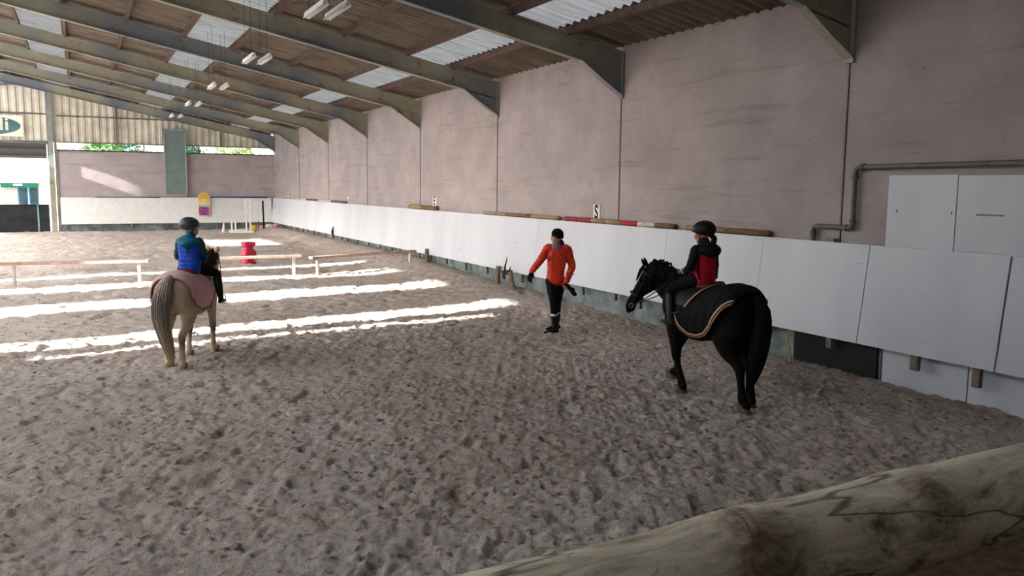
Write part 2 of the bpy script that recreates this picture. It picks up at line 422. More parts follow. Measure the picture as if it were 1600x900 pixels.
# unseen left side wall: block below, added pale sheets above, open gaps for the sun
GAPS = [(13.15, 14.0, 2.3, 6.30), (12.35, 12.6, 3.0, 5.9), (16.9, 18.25, 2.3, 6.30), (20.5, 21.7, 2.3, 6.30), (23.5, 24.25, 2.3, 6.30), (33.5, 37.5, 5.0, 6.0), (46.95, 47.75, 6.1, 6.74)]
bm = bmesh.new(); box(bm, XL-.25, XL, -3, 24, -.5, 2.3); box(bm, XL-.25, XL, 24, 46.5, 2.15, 2.3); box(bm, XL-.25, XL, 46.5, YE+.25, -.5, 2.3); box(bm, XL-.06, XL, -3, 6.0, 2.3, 6.9)  # long low opening added out of view, sunlit floor bounces to the end wall
struct(obj('wall_left', bm, MT['pink']))
bm = bmesh.new()
ys = sorted({6.0, 22.5, YE} | {g[0] for g in GAPS} | {g[1] for g in GAPS}); top = zr(XL)+.1
bmf = bmesh.new(); bmn = bm
for a_, b_ in zip(ys, ys[1:]):
    bm = bmn if b_ <= 22.51 else bmf
    g = [q for q in GAPS if q[0] <= a_+1e-6 and q[1] >= b_-1e-6]
    if not g: box(bm, XL-.02, XL, a_, b_, 2.3, top)
    else:
        g = g[0]
        if g[2] > 2.31: box(bm, XL-.02, XL, a_, b_, 2.3, g[2])
        if g[3] < top: box(bm, XL-.02, XL, a_, b_, g[3], top)
struct(obj('window_1', bmn, MT['polycarb'])); struct(obj('window_101', bmf, MT['far']))  # translucent sheets added out of view as soft fill, far ones brighter
bm = bmesh.new(); box(bm, XL, WX, -3.2, -3, -.5, 2.4)
struct(obj('wall_front', bm, MT['pink']))
bm = bmesh.new(); box(bm, XL, 3.0, -3.05, -3.03, 2.4, 7.4); struct(obj('window_100', bm, skysheet('front_fill_sheet', (.95,.95,.93), .30, False)))  # unseen translucent sheet added behind the camera as fill light
bm = bmesh.new(); box(bm, 3.0, WX, -3.05, -3.03, 2.4, 7); struct(obj('wall_front.001', bm, MT['clad']))

# ---------------------------------------------------------------- roof
ROWS = [(7.25, 8.45), (2.75, 4.04), (-1.55, -.30), (-8.8, -4.0)]  # last row: unseen left-slope sheets added to light the floor
def corr(bm, xa, xb, ya, yb, dz, mi=0, xsd=3):
    pitch = .27; n = max(2, int(round((yb-ya)/pitch*10)))
    xs_ = [xa+(xb-xa)*i/xsd for i in range(xsd+1)]
    prev = None
    for j in range(n+1):
        y = ya+(yb-ya)*j/n; h = .042*math.sin(2*math.pi*y/pitch)
        row = [bm.verts.new((x, y, zr(x)+dz+h)) for x in xs_]
        if prev:
            for i in range(xsd): bm.faces.new((prev[i], prev[i+1], row[i+1], row[i])).material_index = mi
        prev = row
bays = [frames[0]-BAY]+frames+[YE]
bm = bmesh.new(); wi = 2
cuts = sorted({XL-.4, XA, WX+.05} | {v for r in ROWS for v in r})
for a_, b_ in zip(cuts, cuts[1:]):
    mid = (a_+b_)/2
    if any(r[0] < mid < r[1] for r in ROWS): continue
    corr(bm, a_-.04, b_+.04, -3, YE+.2, .13)
for r in ROWS:                                        # nearest bays have no roof lights
    corr(bm, r[0], r[1], -3, (frames[2 if r[0] > 7 else 3]-2.4 if r[0] > -4 else .5), .13)
struct(obj('ceiling', bm, MT['sheet'], None, True))
for r in ROWS:
    y0_ = frames[2 if r[0] > 7 else 3]-2.4 if r[0] > -4 else .5
    for a_, b_ in zip([y0_]+[f for f in frames if f > y0_+.5], [f for f in frames if f > y0_+.5]+[YE]):
        b2_ = bmesh.new(); corr(b2_, r[0], r[1], a_+.0, b_+(.2 if b_ == YE else 0), .13)
        struct(obj('window_%d' % wi, b2_, MT['roof_fill'] if r[0] < -4 else MT['sky'], None, True)); wi += 1
# purlins
PX = [8.45, 7.22, 5.65, 4.06, 2.72, 1.25, -.28, -1.57, -2.9, -4.4, -5.7, -6.9, -8.2]
tn = 7
for px_ in PX:
    bm = bmesh.new(); z = zr(px_)
    quadprism(bm, [(px_-.008, -3, z-.03), (px_+.008, -3, z-.03), (px_+.008, -3, z+.10), (px_-.008, -3, z+.10)], (0, YE+3, 0))
    quadprism(bm, [(px_-.0, -3, z-.04), (px_+.07, -3, z-.054), (px_+.07, -3, z-.042), (px_-.0, -3, z-.028)], (0, YE+3, 0))
    struct(obj('trim_%d' % tn, bm, MT['purlin'])); tn += 1
# portal frames: web, flanges and haunch
def rafter(y, last=False):
    bm = bmesh.new(); D_ = .43; hw = .085
    def seg(xa, xb, dt, db, h0, h1):
        quadprism(bm, [(xa, y-h0, zr(xa)+dt), (xb, y-h0, zr(xb)+dt), (xb, y-h0, zr(xb)+db), (xa, y-h0, zr(xa)+db)], (0, h0+h1, 0))
    for xa, xb in ((WX-.01, XA), (XA, XL)):
        seg(xa, xb, -.02, -.02-D_, .006, .006)
        seg(xa, xb, -.015, -.035, hw, hw); 
        seg(xa if xa < 0 else WX-1.0, xb, -D_, -D_-.02, hw, hw)
    # haunch at the wall and at the ridge
    z1 = zr(WX-1.0)-D_; zb = zr(WX)-.86
    quadprism(bm, [(WX-.01, y-.006, zr(WX)-D_), (WX-1.0, y-.006, z1), (WX-.55, y-.006, zb+.33), (WX-.01, y-.006, zb)], (0, .012, 0))
    for p, q in (((WX-1.0, z1), (WX-.55, zb+.33)), ((WX-.55, zb+.33), (WX-.01, zb))):
        quadprism(bm, [(p[0], y-hw, p[1]), (q[0], y-hw, q[1]), (q[0], y-hw, q[1]-.022), (p[0], y-hw, p[1]-.022)], (0, 2*hw, 0))
    box(bm, WX-.05, WX-.005, y-hw, y+hw, zb-.06, zr(WX)-.02)
    quadprism(bm, [(XA-.9, y-.006, zr(XA-.9)-D_), (XA+.9, y-.006, zr(XA+.9)-D_), (XA, y-.006, zr(XA)-D_-.28)], (0, .012, 0))
    for s_ in (-1, 1):
        quadprism(bm, [(XA+s_*.9, y-hw, zr(XA+s_*.9)-D_), (XA, y-hw, zr(XA)-D_-.28), (XA, y-hw, zr(XA)-D_-.30), (XA+s_*.9, y-hw, zr(XA+s_*.9)-D_-.02)], (0, 2*hw, 0))
    box(bm, XL, XL+.2, y-.08, y+.08, -.2, zr(XL))
    return bm
for y in frames[1:]+[YE-.12]:
    struct(obj('trim_%d' % tn, rafter(y), MT['steel'])); tn += 1

# ---------------------------------------------------------------- kickboards, plinth
KT, KB = 1.745, .385
def kick(ya, yb, gap=.008):
    bm = bmesh.new(); ya += gap; yb -= gap
    quadprism(bm, [(9.62, ya, KT), (9.46, ya, KB), (9.485, ya, KB), (9.645, ya, KT)], (0, yb-ya, 0)); return bm
seams = [3.0, 5.95, 7.93, 9.95, 12.4, 17.3, 22.2, 27.1, 32.0, 36.9, 41.8, YE-.1]
kb = struct(obj('baseboard_right', kick(-3, 3.0), MT['board']))
for a_, b_ in zip(seams, seams[1:]):
    obj('panel', kick(a_, b_, .012 if b_ < 9 else .003), MT['board'], kb)
bm = bmesh.new(); box(bm, 9.645, WX, -3, YE-.1, KT-.05, KT-.015)
obj('ledge', bm, MT['post'], kb)
random.seed(3)
y = 4.95
while y < 47.5:
    if not 7.95 < y < 8.2:
        bm = bmesh.new(); h = random.uniform(.13, .26); w_ = random.uniform(.045, .06)
        box(bm, 9.50, 9.57, y-w_, y+w_, KB-h, KB+.12, None, 0, .006)
        obj('batten', bm, MT['post'], kb)
    y += random.choice([.85, 1.0, 1.25, 1.4])
kw = struct(obj('baseboard_back', kick(0, 1), MT['white'])); kw.data.clear_geometry()  # whiter than the side board: far-end brightness put into its colour
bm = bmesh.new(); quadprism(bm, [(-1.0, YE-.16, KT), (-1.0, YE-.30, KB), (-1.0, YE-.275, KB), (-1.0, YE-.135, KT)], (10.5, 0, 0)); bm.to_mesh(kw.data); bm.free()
for x in (-.8, .75, 2.25, 3.7, 5.1, 6.5, 7.9):
    bm = bmesh.new(); box(bm, x-.05, x+.05, YE-.27, YE-.20, .08, KB+.1); obj('batten', bm, MT['post'], kw)
bm = bmesh.new(); box(bm, 9.70, WX, 7.70, YE, -.4, .62); box(bm, -1.0, WX, YE-.09, YE, -.4, .62)
struct(obj('trim_%d' % tn, bm, MT['plinth'])); tn += 1
bm = bmesh.new(); box(bm, 9.66, 9.70, 7.74, 9.25, -.4, .50)
struct(obj('trim_%d' % tn, bm, MT['dark'])); tn += 1
bm = bmesh.new(); box(bm, 9.68, WX, 6.42, 7.66, -.4, .62); box(bm, 9.68, WX, -3, 6.40, -.4, .62)
struct(obj('trim_%d' % tn, bm, MT['board'])); tn += 1
# white lining sheets above the board, near right
o = empty('wall_panel', (9.75, 7.3, 2.2), 0, 'large white sheet fixed to the pink wall under the pipe, its left edge free', 'wall panel')
bm = bmesh.new(); box(bm, -.015, .02, -.52, .48, -.47, .50); obj('sheet', bm, MT['board'], o)
bm = bmesh.new(); 
for yy in (-.47, .33): ball(bm, (-.017, yy, .02), (.006, .012, .02), None, 8)
obj('screw_head', bm, simple('rust', (120,92,66), .8), o)
o = empty('wall_panel', (9.75, 5.2, 2.2), 0, 'white sheet on the pink wall cut by the right edge of the picture', 'wall panel')
bm = bmesh.new(); box(bm, -.015, .02, -1.6, 1.565, -.47, .49); obj('sheet', bm, MT['board'], o)
bm = bmesh.new(); box(bm, -.02, -.012, .95, 1.3, .0, .02); obj('scuff', bm, simple('scuff', (120,112,104), .8), o)

# ---------------------------------------------------------------- terrace, log barrier
bm = bmesh.new(); box(bm, XL, 9.7, -3, 2.42, -.5, .9)
struct(obj('trim_%d' % tn, bm, MT['earth'])); tn += 1
def log_barrier():
    o = empty('log_barrier', (1.9, 1.6, .9), 0, 'thick pale stripped log with dark knots across the near right corner', 'log')
    bm = bmesh.new(); rings = []
    for i in range(121):
        x = -4.2+i*.072
        q = .132+.010*math.sin(x*1.3+.4)+.006*mnoise.noise(Vector((x*1.5, 3, 1)))+.012*math.exp(-((x+.40)/.16)**2)+.010*math.exp(-((x-.25)/.14)**2)
        cz = .607+.010*math.sin(x*.9+2)
        rings.append((Vector((x, .008*math.sin(x*1.7), cz)), Vector((0,1,0)), Vector((0,0,1)), q, q))
    loft(bm, rings, 56)
    bmesh.ops.subdivide_edges(bm, edges=[e for e in bm.edges if abs(e.verts[0].co.x-e.verts[1].co.x) > .01], cuts=2)
    for v in bm.verts:
        p = v.co; a = math.atan2(p.z-.607, p.y)
        n = mnoise.noise(Vector((p.x*1.2, math.cos(a)*1.6, math.sin(a)*1.6)))*.007+mnoise.noise(Vector((p.x*5, math.cos(a)*5, math.sin(a)*5)))*.002
        # two branch stubs
        for kx, ka in ((-.40, 2.4), (.25, 2.3)):
            d = ((p.x-kx)/.09)**2+((a-ka)/.6)**2
            n += .012*math.exp(-d)-.010*math.exp(-d*7)
        r = Vector((0, p.y, p.z-.607)); 
        if r.length > .01: v.co += r.normalized()*n
    obj('trunk', bm, MT['log'], o, True)
    for x in (-3.6, 3.9):
        bm = bmesh.new(); limb(bm, [((x, 0, .0), .07), ((x, 0, .25), .068), ((x, 0, .53), .07)], ref=(0,1,0), round_ends=False)
        obj('post', bm, MT['post'], o, True)
log_barrier()

# ---------------------------------------------------------------- pipe on the wall
o = empty('wall_pipe', (9.70, 8.3, 1.7), 0, 'grey galvanised pipe stepping up the pink wall above the white board', 'pipe')
bm = bmesh.new()
path = [(0,.72,.02),(0,.72,.19),(0,.705,.245),(0,.65,.262),(0,.10,.262),(0,.03,.27),(0,.01,.33),(0,.02,1.02),(0,.0,1.09),(0,-.06,1.115),(0,-2.4,1.13),(0,-9,1.14)]
limb(bm, [(p, .037) for p in path], ref=(1,0,0), sub=1, seg=12, smooth=False)
obj('pipe_run', bm, MT['pipe'], o, True)
for p, d in (((0,.72,.15), 'z'), ((0,.12,.262), 'y'), ((0,.02,.36), 'z'), ((0,.015,.98), 'z'), ((0,-.12,1.118), 'y')):
    bm = bmesh.new(); q = Vector(p); e = Vector((0,0,.025)) if d == 'z' else Vector((0,.025,0))
    limb(bm, [(q-e, .047), (q+e, .047)], ref=(1,0,0), smooth=False, round_ends=False); obj('coupling', bm, MT['pipe'], o, True)
bm = bmesh.new(); box(bm, 9.66, WX, 8.6, 8.75, KT-.02, KT+.05)
tag(obj('junction_box', bm, simple('grey_box', (120,130,138), .6), None), 'small grey box under the stepped pipe on the white board edge', 'box')

# ---------------------------------------------------------------- fluorescent lamps in pairs
lampm = simple('lamp_enamel', (216,214,212), .5, .05, 5, 0)
tubem = simple('lamp_tube', (236,236,238), .3, .03, 5, 0)
names = ['nearest pair', 'second nearest pair', 'third nearest pair', 'fourth nearest pair', 'farthest pair, by the end wall']
for k in range(5):
    for s, x in enumerate((3.25, 3.56)):
        y = 12.85+k*BAY+(.0 if s == 0 else -.06); z = 5.10
        o = empty('fluorescent_lamp', (x, y, z), 0, 'white fluorescent lamp hung on wires, %s one of the %s' % ('left' if s == 0 else 'right', names[k]), 'lamp', 'fluorescent lamps hung from the roof')
        bm = bmesh.new(); quadprism(bm, [(-.03, -.6, .03), (.03, -.6, .03), (.052, -.6, -.02), (.046, -.6, -.025), (.022, -.6, .018), (-.022, -.6, .018), (-.046, -.6, -.025), (-.052, -.6, -.02)], (0, 1.2, 0))
        obj('reflector', bm, lampm, o)
        bm = bmesh.new(); box(bm, -.028, .028, -.61, .61, .025, .075, None, 0, .006); obj('housing', bm, lampm, o)
        bm = bmesh.new(); tube(bm, [(0, -.57, -.012), (0, .57, -.012)], .014, 10); obj('lamp_tube', bm, tubem, o, True)
        for yy in (-.32, .42):
            bm = bmesh.new(); tube(bm, [(0, yy, .07), (.0, yy, zr(x)-z+.13)], .004, 6); obj('wire', bm, MT['dark'], o)

# ---------------------------------------------------------------- end wall things
o = empty('framed_board', (4.52, YE-.25, 1.86), 0, 'tall grey-green board in a pale frame hung on the end wall across the opening', 'board')
bm = bmesh.new(); box(bm, -.50, .50, .0, .05, .06, 3.46); obj('panel', bm, simple('greygreen', (118,136,134), .35, .16, 2.2, .1, .5), o)
bm = bmesh.new()
for q in ((-.56,-.49,.0,3.52), (.49,.56,.0,3.52), (-.56,.56,.0,.07), (-.56,.56,3.45,3.52)): box(bm, q[0], q[1], -.03, .07, q[2], q[3])
obj('frame', bm, simple('pale_frame', (158,164,162), .5, .1, 4), o)
for x in (-.3, .3):
    for z in (.1, 3.3):
        bm = bmesh.new(); box(bm, x-.03, x+.03, .05, .25, z, z+.06); obj('bracket', bm, MT['pipe'], o)
# painted shield
o = empty('painted_panel', (5.84, YE-.40, .73), 0, 'round-topped painted panel, yellow above, red and blue below, fixed to the white end board', 'sign')
o.rotation_euler = (R(-4), R(2.5), 0)
def flat(bm, pts, y, th=.02, mi=0): quadprism(bm, [(x, y, z) for x, z in pts], (0, th, 0), mi)
def arc(cx, cz, rx, rz, a0, a1, n=18): return [(cx+rx*math.cos(R(a0+(a1-a0)*i/n)), cz+rz*math.sin(R(a0+(a1-a0)*i/n))) for i in range(n+1)]
yel = simple('yellow_paint', (226,182,40), .5, .1, 6, 0); cream = simple('cream_paint', (228,208,178), .6, .08, 5, 0); rd = simple('scarlet_paint', (214,52,84), .5, .1, 5, 0); bl = simple('cobalt_paint', (58,92,190), .5, .1, 5, 0)
bm = bmesh.new(); flat(bm, [(-.26,.0),(.26,.0),(.30,.55)]+arc(0,.95,.31,.36,0,180)+[(-.28,.55)], 0, .03); obj('backboard', bm, cream, o)
bm = bmesh.new(); flat(bm, arc(0,.98,.25,.28,0,360,28)[:-1], -.012, .012); obj('yellow_disc', bm, yel, o)
bm = bmesh.new(); flat(bm, arc(0,.83,.19,.13,0,360,24)[:-1], -.02, .01); obj('cream_oval', bm, cream, o)
bm = bmesh.new(); flat(bm, [(-.27,.55),(.29,.55),(.27,.62),(-.27,.62)], -.012, .012); obj('yellow_band', bm, yel, o)
bm = bmesh.new(); flat(bm, [(-.24,.08),(0,.29),(-.26,.52)], -.012, .012); flat(bm, [(.24,.08),(.26,.52),(0,.29)], -.012, .012); obj('red_wedges', bm, rd, o)
bm = bmesh.new(); flat(bm, [(-.23,.07),(.23,.07),(0,.29)], -.012, .012); flat(bm, [(-.25,.53),(0,.30),(.26,.53)], -.012, .012); obj('blue_wedges', bm, bl, o)
bm = bmesh.new(); tube(bm, [(6.3, YE-.22, KT+.03), (9.3, YE-.22, KT+.03)], .035, 10)
tag(obj('jump_pole', bm, MT['blue'], None, True), 'blue pole lying on top of the white end board', 'pole')
bm = bmesh.new(); tube(bm, [(.6, YE-.2, KT+.015), (1.3, YE-.2, KT+.02), (3.7, YE-.2, KT+.012)], .018, 8)
tag(obj('jump_pole', bm, MT['dark'], None, True), 'thin dark pole lying on the end board left of the grey-green board', 'pole')
# oval advertising board, mostly cut by the frame edge
o = empty('advertising_board', (-4.05, YE-.12, 4.74), 0, 'cream board with a dark green oval and pale letters hung high on the cladding', 'sign')
bm = bmesh.new(); box(bm, -1.55, 1.62, -.03, .0, .0, 1.02); obj('board', bm, simple('cream_board', (222,216,196), .6, .06, 3), o)
bm = bmesh.new(); quadprism(bm, [(x, -.045, z) for x, z in arc(0, .51, 1.5, .46, 0, 360, 48)[:-1]], (0, .014, 0)); obj('oval', bm, simple('oval_green', (66,98,100), .5, .3, 1.5, 0), o)
text('lettering', 'Audi', .85, Matrix.Translation((.02, -.05, .56)) @ Matrix.Rotation(R(90), 4, 'X'), simple('pale_letter', (196,200,184), .6, .1, 3, 0), o, .004, 'CENTER', 1.25, .012)
# dark gate leaves in the doorway
gm = simple('dark_gate', (38,38,42), .8, .5, 2.5, .2)
for nm, x0_, x1_, lab in (('stable_gate', -4.4, -2.06, 'wide dark half-height gate leaf in the open doorway at the far left'), ('stable_gate', -2.0, -1.52, 'narrow dark half-height gate leaf beside the pillar in the doorway')):
    o = empty(nm, ((x0_+x1_)/2, YE+.15, 0), 0, lab, 'gate', 'dark half-height gates in the doorway')
    w_ = (x1_-x0_)/2; bm = bmesh.new(); box(bm, -w_, w_, -.03, .03, -.1, 1.33, None, 0, .01); obj('leaf', bm, gm, o)
    bm = bmesh.new(); box(bm, -w_, w_, -.045, .045, 1.33, 1.38); obj('rail', bm, MT['dark'], o)
bm = bmesh.new(); box(bm, -2.055, -2.005, YE+.1, YE+.16, -.1, 1.4)
tag(obj('gate_post', bm, simple('green_post', (60,150,120), .5, .2), None), 'thin green and white post between the two dark gate leaves', 'post')
bm = bmesh.new(); box(bm, -1.5, -1.44, YE+.05, YE+.15, -.1, 4.4); 
tag(obj('door_post', bm, MT['white'], None), 'slim white upright at the right side of the doorway', 'post')

# yard outside the doorway
yardm = simple('yard_concrete', (176,172,164), .9, .15, 2, .2)
bm = bmesh.new(); box(bm, -30, 30, YE+.3, 110, -.5, -.0)
struct(obj('trim_%d' % tn, bm, yardm)); tn += 1
o = empty('stable_building', (-2.6, 62, 0), 0, 'low white stable building with pale sloping roof seen through the doorway', 'building')
wl = simple('white_render', (236,234,228), .8, .05, 3)
bm = bmesh.new(); box(bm, -8, 6, 0, .2, 0, 2.9); box(bm, -8, 6, .2, 6, 0, 2.9); obj('wall', bm, wl, o)
bm = bmesh.new(); quadprism(bm, [(-8.3, -.5, 2.85), (-8.3, 5.5, 4.4), (-8.3, 5.5, 4.5), (-8.3, -.5, 2.95)], (14.6, 0, 0)); obj('roof', bm, wl, o)
bm = bmesh.new(); box(bm, -8.3, 6.3, -.55, -.48, 2.45, 2.95); obj('fascia', bm, simple('cream_fascia', (206,192,160), .7, .06), o)
bm = bmesh.new(); box(bm, -1.95, .12, -.4, -.02, 2.2, 2.42)
for i in range(14): quadprism(bm, [(-1.95+i*.148, -.4, 2.22), (-1.95+(i+1)*.148, -.4, 2.22), (-1.95+(i+.5)*.148, -.4, 2.1)], (0, .02, 0))
obj('awning', bm, simple('teal_awning', (22,110,92), .7, .1), o)
bm = bmesh.new(); box(bm, -1.25, -.75, -.42, -.40, 2.26, 2.4); obj('name_plate', bm, MT['white'], o)
bm = bmesh.new(); box(bm, -1.85, -1.05, -.06, -.02, .9, 2.18); obj('shutter', bm, simple('grey_shutter', (170,164,158), .7, .08), o)
for x0_ in (-1.02, -.42):
    bm = bmesh.new(); box(bm, x0_, x0_+.52, -.06, -.02, .9, 2.18); f_ = obj('window_frame', bm, simple('teal_frame', (40,110,130), .6, .1), o)
    bm = bmesh.new(); box(bm, x0_+.06, x0_+.46, -.075, -.05, 1.0, 2.1); gl = obj('pane', bm, simple('window_pane', (50,66,78), .15, .5, 2, 0, .8), f_)
o = empty('yard_canopy', (-3, 52.5, 4), 0, 'dark canopy roof with thin beams and a pink edge over the yard beyond the doorway', 'canopy')
bm = bmesh.new(); quadprism(bm, [(-4, -3.4, .75), (-4, 4.2, -.05), (-4, 4.2, .0), (-4, -3.4, .8)], (5.6, 0, 0)); obj('roof_sheet', bm, simple('brown_sheet', (34,24,22), .9, .3), o)
for yy in (-2.6, .4, 3.2):
    bm = bmesh.new(); z = .75-.80*(yy+3.4)/7.6; box(bm, -4, 1.6, yy-.05, yy+.05, z-.16, z-.03); obj('beam', bm, simple('canopy_beam', (96,108,118), .6, .2), o)
bm = bmesh.new(); box(bm, -4, 1.6, 4.2, 4.25, -.12, .0); obj('edge_trim', bm, simple('pink_edge', (214,70,110), .6, .1), o)
for x in (-3.9, 1.5):
    bm = bmesh.new(); box(bm, x-.06, x+.06, 4.0, 4.12, -4, -.02); obj('post', bm, MT['white'], o)
# trees seen through the strip above the end wall
leafm = [simple('leaf_a', (96,140,84), .8, .5, 2.5, 0, .1), simple('leaf_b', (60,104,82), .8, .5, 2.5, 0, .1), simple('leaf_c', (150,170,120), .8, .4, 2.5, 0, .1)]
def tree(x, y, h, r, mi, lab):
    o = empty('tree', (x, y, 0), 0, lab, 'tree', 'trees behind the end wall')
    rnd = random.Random(int(x*10)); bm = bmesh.new()
    limb(bm, [((0,0,-.1), .16), ((.1,0,h*.3), .13), ((0,.1,h*.6), .08), ((.1,0,h*.8), .04)]); obj('trunk', bm, MT['post'], o, True)
    bm = bmesh.new()
    cl = [(Vector((rnd.uniform(-r, r)*.75, rnd.uniform(-r, r)*.6, h*rnd.uniform(.36, .95))), rnd.uniform(.35, .6)*r) for _ in range(22)]
    for c, q in cl:
        for _ in range(90):
            d = Vector((rnd.gauss(0,1), rnd.gauss(0,1), rnd.gauss(0,1))).normalized()*q*rnd.uniform(.6,1)
            p = c+d; a = Vector((rnd.gauss(0,1), rnd.gauss(0,1), rnd.gauss(0,1))).normalized(); b_ = a.cross(Vector((.3,.5,.8))).normalized(); s = rnd.uniform(.08, .17)
            vs = [bm.verts.new(p+a*s), bm.verts.new(p+b_*s*.5), bm.verts.new(p-a*s), bm.verts.new(p-b_*s*.5)]; bm.faces.new(vs)
    obj('foliage', bm, leafm[mi], o)
for t_ in ((1.0, 54.5, 6.6, 1.35, 0, 'light green tree just right of the pillar, seen through the strip opening'), (3.6, 58.5, 7.4, 1.6, 1, 'dark green tree left of the grey-green board, seen through the strip'), (6.4, 54.3, 6.6, 1.5, 1, 'dark green tree right of the grey-green board, seen through the strip'), (9.4, 58.5, 6.5, 1.2, 2, 'pale thin tree near the right corner, seen through the strip')): tree(*t_)

# ---------------------------------------------------------------- poles lying on the right board
def pole(name, y0_, y1_, r, stripes, label, tip=0, group='poles lying on the white board'):
    o = empty(name, (9.70, (y0_+y1_)/2, KT+r), 0, label, 'pole', group); h = (y1_-y0_)/2
    n = len(stripes)
    for i, m in enumerate(stripes):
        bm = bmesh.new(); a = -h+2*h*i/n; b = -h+2*h*(i+1)/n
        limb(bm, [((.0, a, -tip*(a/h)), r), ((0, (a+b)/2, -tip*((a+b)/2/h)), r*1.04), ((0, b, -tip*(b/h)), r)], ref=(1,0,0), sub=2, round_ends=False, seg=12)
        obj('pole_section', bm, m, o, True)
barky = wood('ochre_pole', (104,88,64), (166,146,108), 3, (1,.2,1)); rdp = simple('worn_red', (150,44,52), .7, .5, 14, .4); wtp = simple('worn_white', (196,190,184), .7, .3, 12, .4); brp = wood('brown_pole', (84,64,50), (132,108,84), 3, (1,.2,1))
pole('jump_pole', 9.90, 11.95, .05, [brp, barky], 'short brown pole lying on the board right of the red and white one')
pole('jump_pole', 12.3, 16.25, .05, [brp, wtp, rdp, barky, barky, rdp, rdp], 'worn red and white pole lying on the board below the letter card S')
pole('jump_pole', 16.5, 20.5, .045, [barky, brp, barky], 'ochre pole lying on the board left of the red and white pole', )
pole('jump_pole', 23.95, 26.3, .07, [brp, barky], 'rough brown pole lying on the board in front of the letter card E')
pole('jump_pole', 33.9, 43.0, .045, [brp, wtp, brp, wtp], 'long grey pole lying far down on the right board')
# letter cards
def card(y, z, w_, h, s, label, tilt=0, nm='letter_card'):
    o = empty(nm, (9.762, y, z), 0, label, 'sign'); o.rotation_euler = (R(tilt), 0, 0)
    bm = bmesh.new(); box(bm, -.006, .006, -w_/2, w_/2, -h/2, h/2); obj('card', bm, MT['white'], o)
    text('letter', s, h*1.12, Matrix.Translation((-.009, 0, .01)) @ Matrix.Rotation(R(-90), 4, 'Z') @ Matrix.Rotation(R(90), 4, 'X'), MT['black'], o, .002, 'CENTER', .78, .012)
card(15.05, 1.955, .24, .36, 'S', 'white card with a bold black letter S on the pink wall')
card(24.3, 2.02, .26, .34, 'E', 'white card with a black letter E on the pink wall')
card(45.1, 1.99, .3, .26, 'H', 'small dark-lettered card at the far end of the right wall')
card(33.85, 2.02, .22, .20, 'V', 'small card on a stick halfway down the right wall')
bm = bmesh.new(); box(bm, 9.55, 9.57, 47.6, 48.0, .95, 1.25)
o = tag(obj('number_plate', bm, simple('grey_plate', (150,148,150), .6, .2), None), 'small grey plate on the white board next to the far corner', 'plate')

# ---------------------------------------------------------------- leaning posts and twigs along the board
def leanpost(x, y, ty, h, r, label, twig=False):
    z = gz(x, y); o = empty('wooden_post', (x, y, z-.08), 0, label, 'post', 'round posts leaning against the board')
    bm = bmesh.new(); limb(bm, [((0,0,0), r), ((.0, ty*.5, h*.5+.04), r*.96), ((.03, ty, h+.08), r*.92)], ref=(1,0,0), seg=12, round_ends=False); obj('shaft', bm, MT['post'], o, True)
    if twig:
        bm = bmesh.new()
        limb(bm, [((-.03, ty, h), .035), ((-.06, ty+.1, h+.12), .028), ((-.07, ty-.02, h+.36), .012), ((-.07, ty-.03, h+.45), .004)], seg=8)
        limb(bm, [((-.06, ty-.02, h+.08), .03), ((-.06, ty-.14, h+.10), .02), ((-.06, ty-.2, h+.2), .008)], seg=8)
        obj('twig', bm, MT['dark'], o, True)
leanpost(9.40, 23.95, .18, .40, .065, 'pale round post leaning at the board beyond the end of the low bench')
leanpost(9.36, 19.0, .0, .46, .07, 'upright brown post under the board, left of the forked post')
leanpost(9.30, 17.95, .30, .42, .07, 'leaning brown post with a dark forked twig on top', True)
bm = bmesh.new(); limb(bm, [((9.44, 35.0, .25), .02), ((9.42, 35.1, .5), .05), ((9.40, 34.9, .72), .02)], seg=8)
tag(obj('dark_stake', bm, MT['dark'], None, True), 'short dark stake standing against the far part of the white board', 'stake')
bm = bmesh.new(); limb(bm, [((9.38, 9.02, gz(9.38, 9.02)-.02), .014), ((9.43, 9.12, .1), .014), ((9.45, 9.18, .3), .013), ((9.52, 9.15, .42), .013)], seg=8)
tag(obj('hose_end', bm, simple('yellow_hose', (176,158,70), .6, .2), None, True), 'short yellow hose hanging from under the white board onto the sand', 'hose')

# ---------------------------------------------------------------- low benches (plank on thin posts)
plankm = wood('worn_plank', (148,116,98), (206,186,172), 3, (.2,1,1), .3)
def bench(p0, p1, posts, h, label):
    a = Vector((p0[0], p0[1], 0)); b = Vector((p1[0], p1[1], 0)); d = b-a; L = d.length; ang = math.atan2(d.y, d.x)
    o = empty('ground_rail', (*((a+b)/2).xy, gz(*((a+b)/2).xy)), ang, label, 'rail', 'long low rails on thin posts')
    bm = bmesh.new(); box(bm, -L/2, L/2, -.09, .09, h-.07, h, None, 0, .006); obj('plank', bm, plankm, o)
    for t_ in posts:
        x = -L/2+L*t_; bm = bmesh.new(); box(bm, x-.035, x+.035, -.035, .035, -.1, h-.07, None, 0, .005); obj('post', bm, simple('pale_post', (206,194,184), .8, .15), o)
bench((-1.85, 23.3), (1.42, 22.75), (.09, .93), .58, 'brown-topped low rail at the far left, apart from the other two')
bench((2.35, 23.25), (5.35, 23.25), (.07, .93), .56, 'middle low rail, partly hidden behind the light pony')
bench((5.55, 23.0), (9.1, 24.3), (.06, .95), .52, 'low rail nearest the right wall, sunlit along its top')

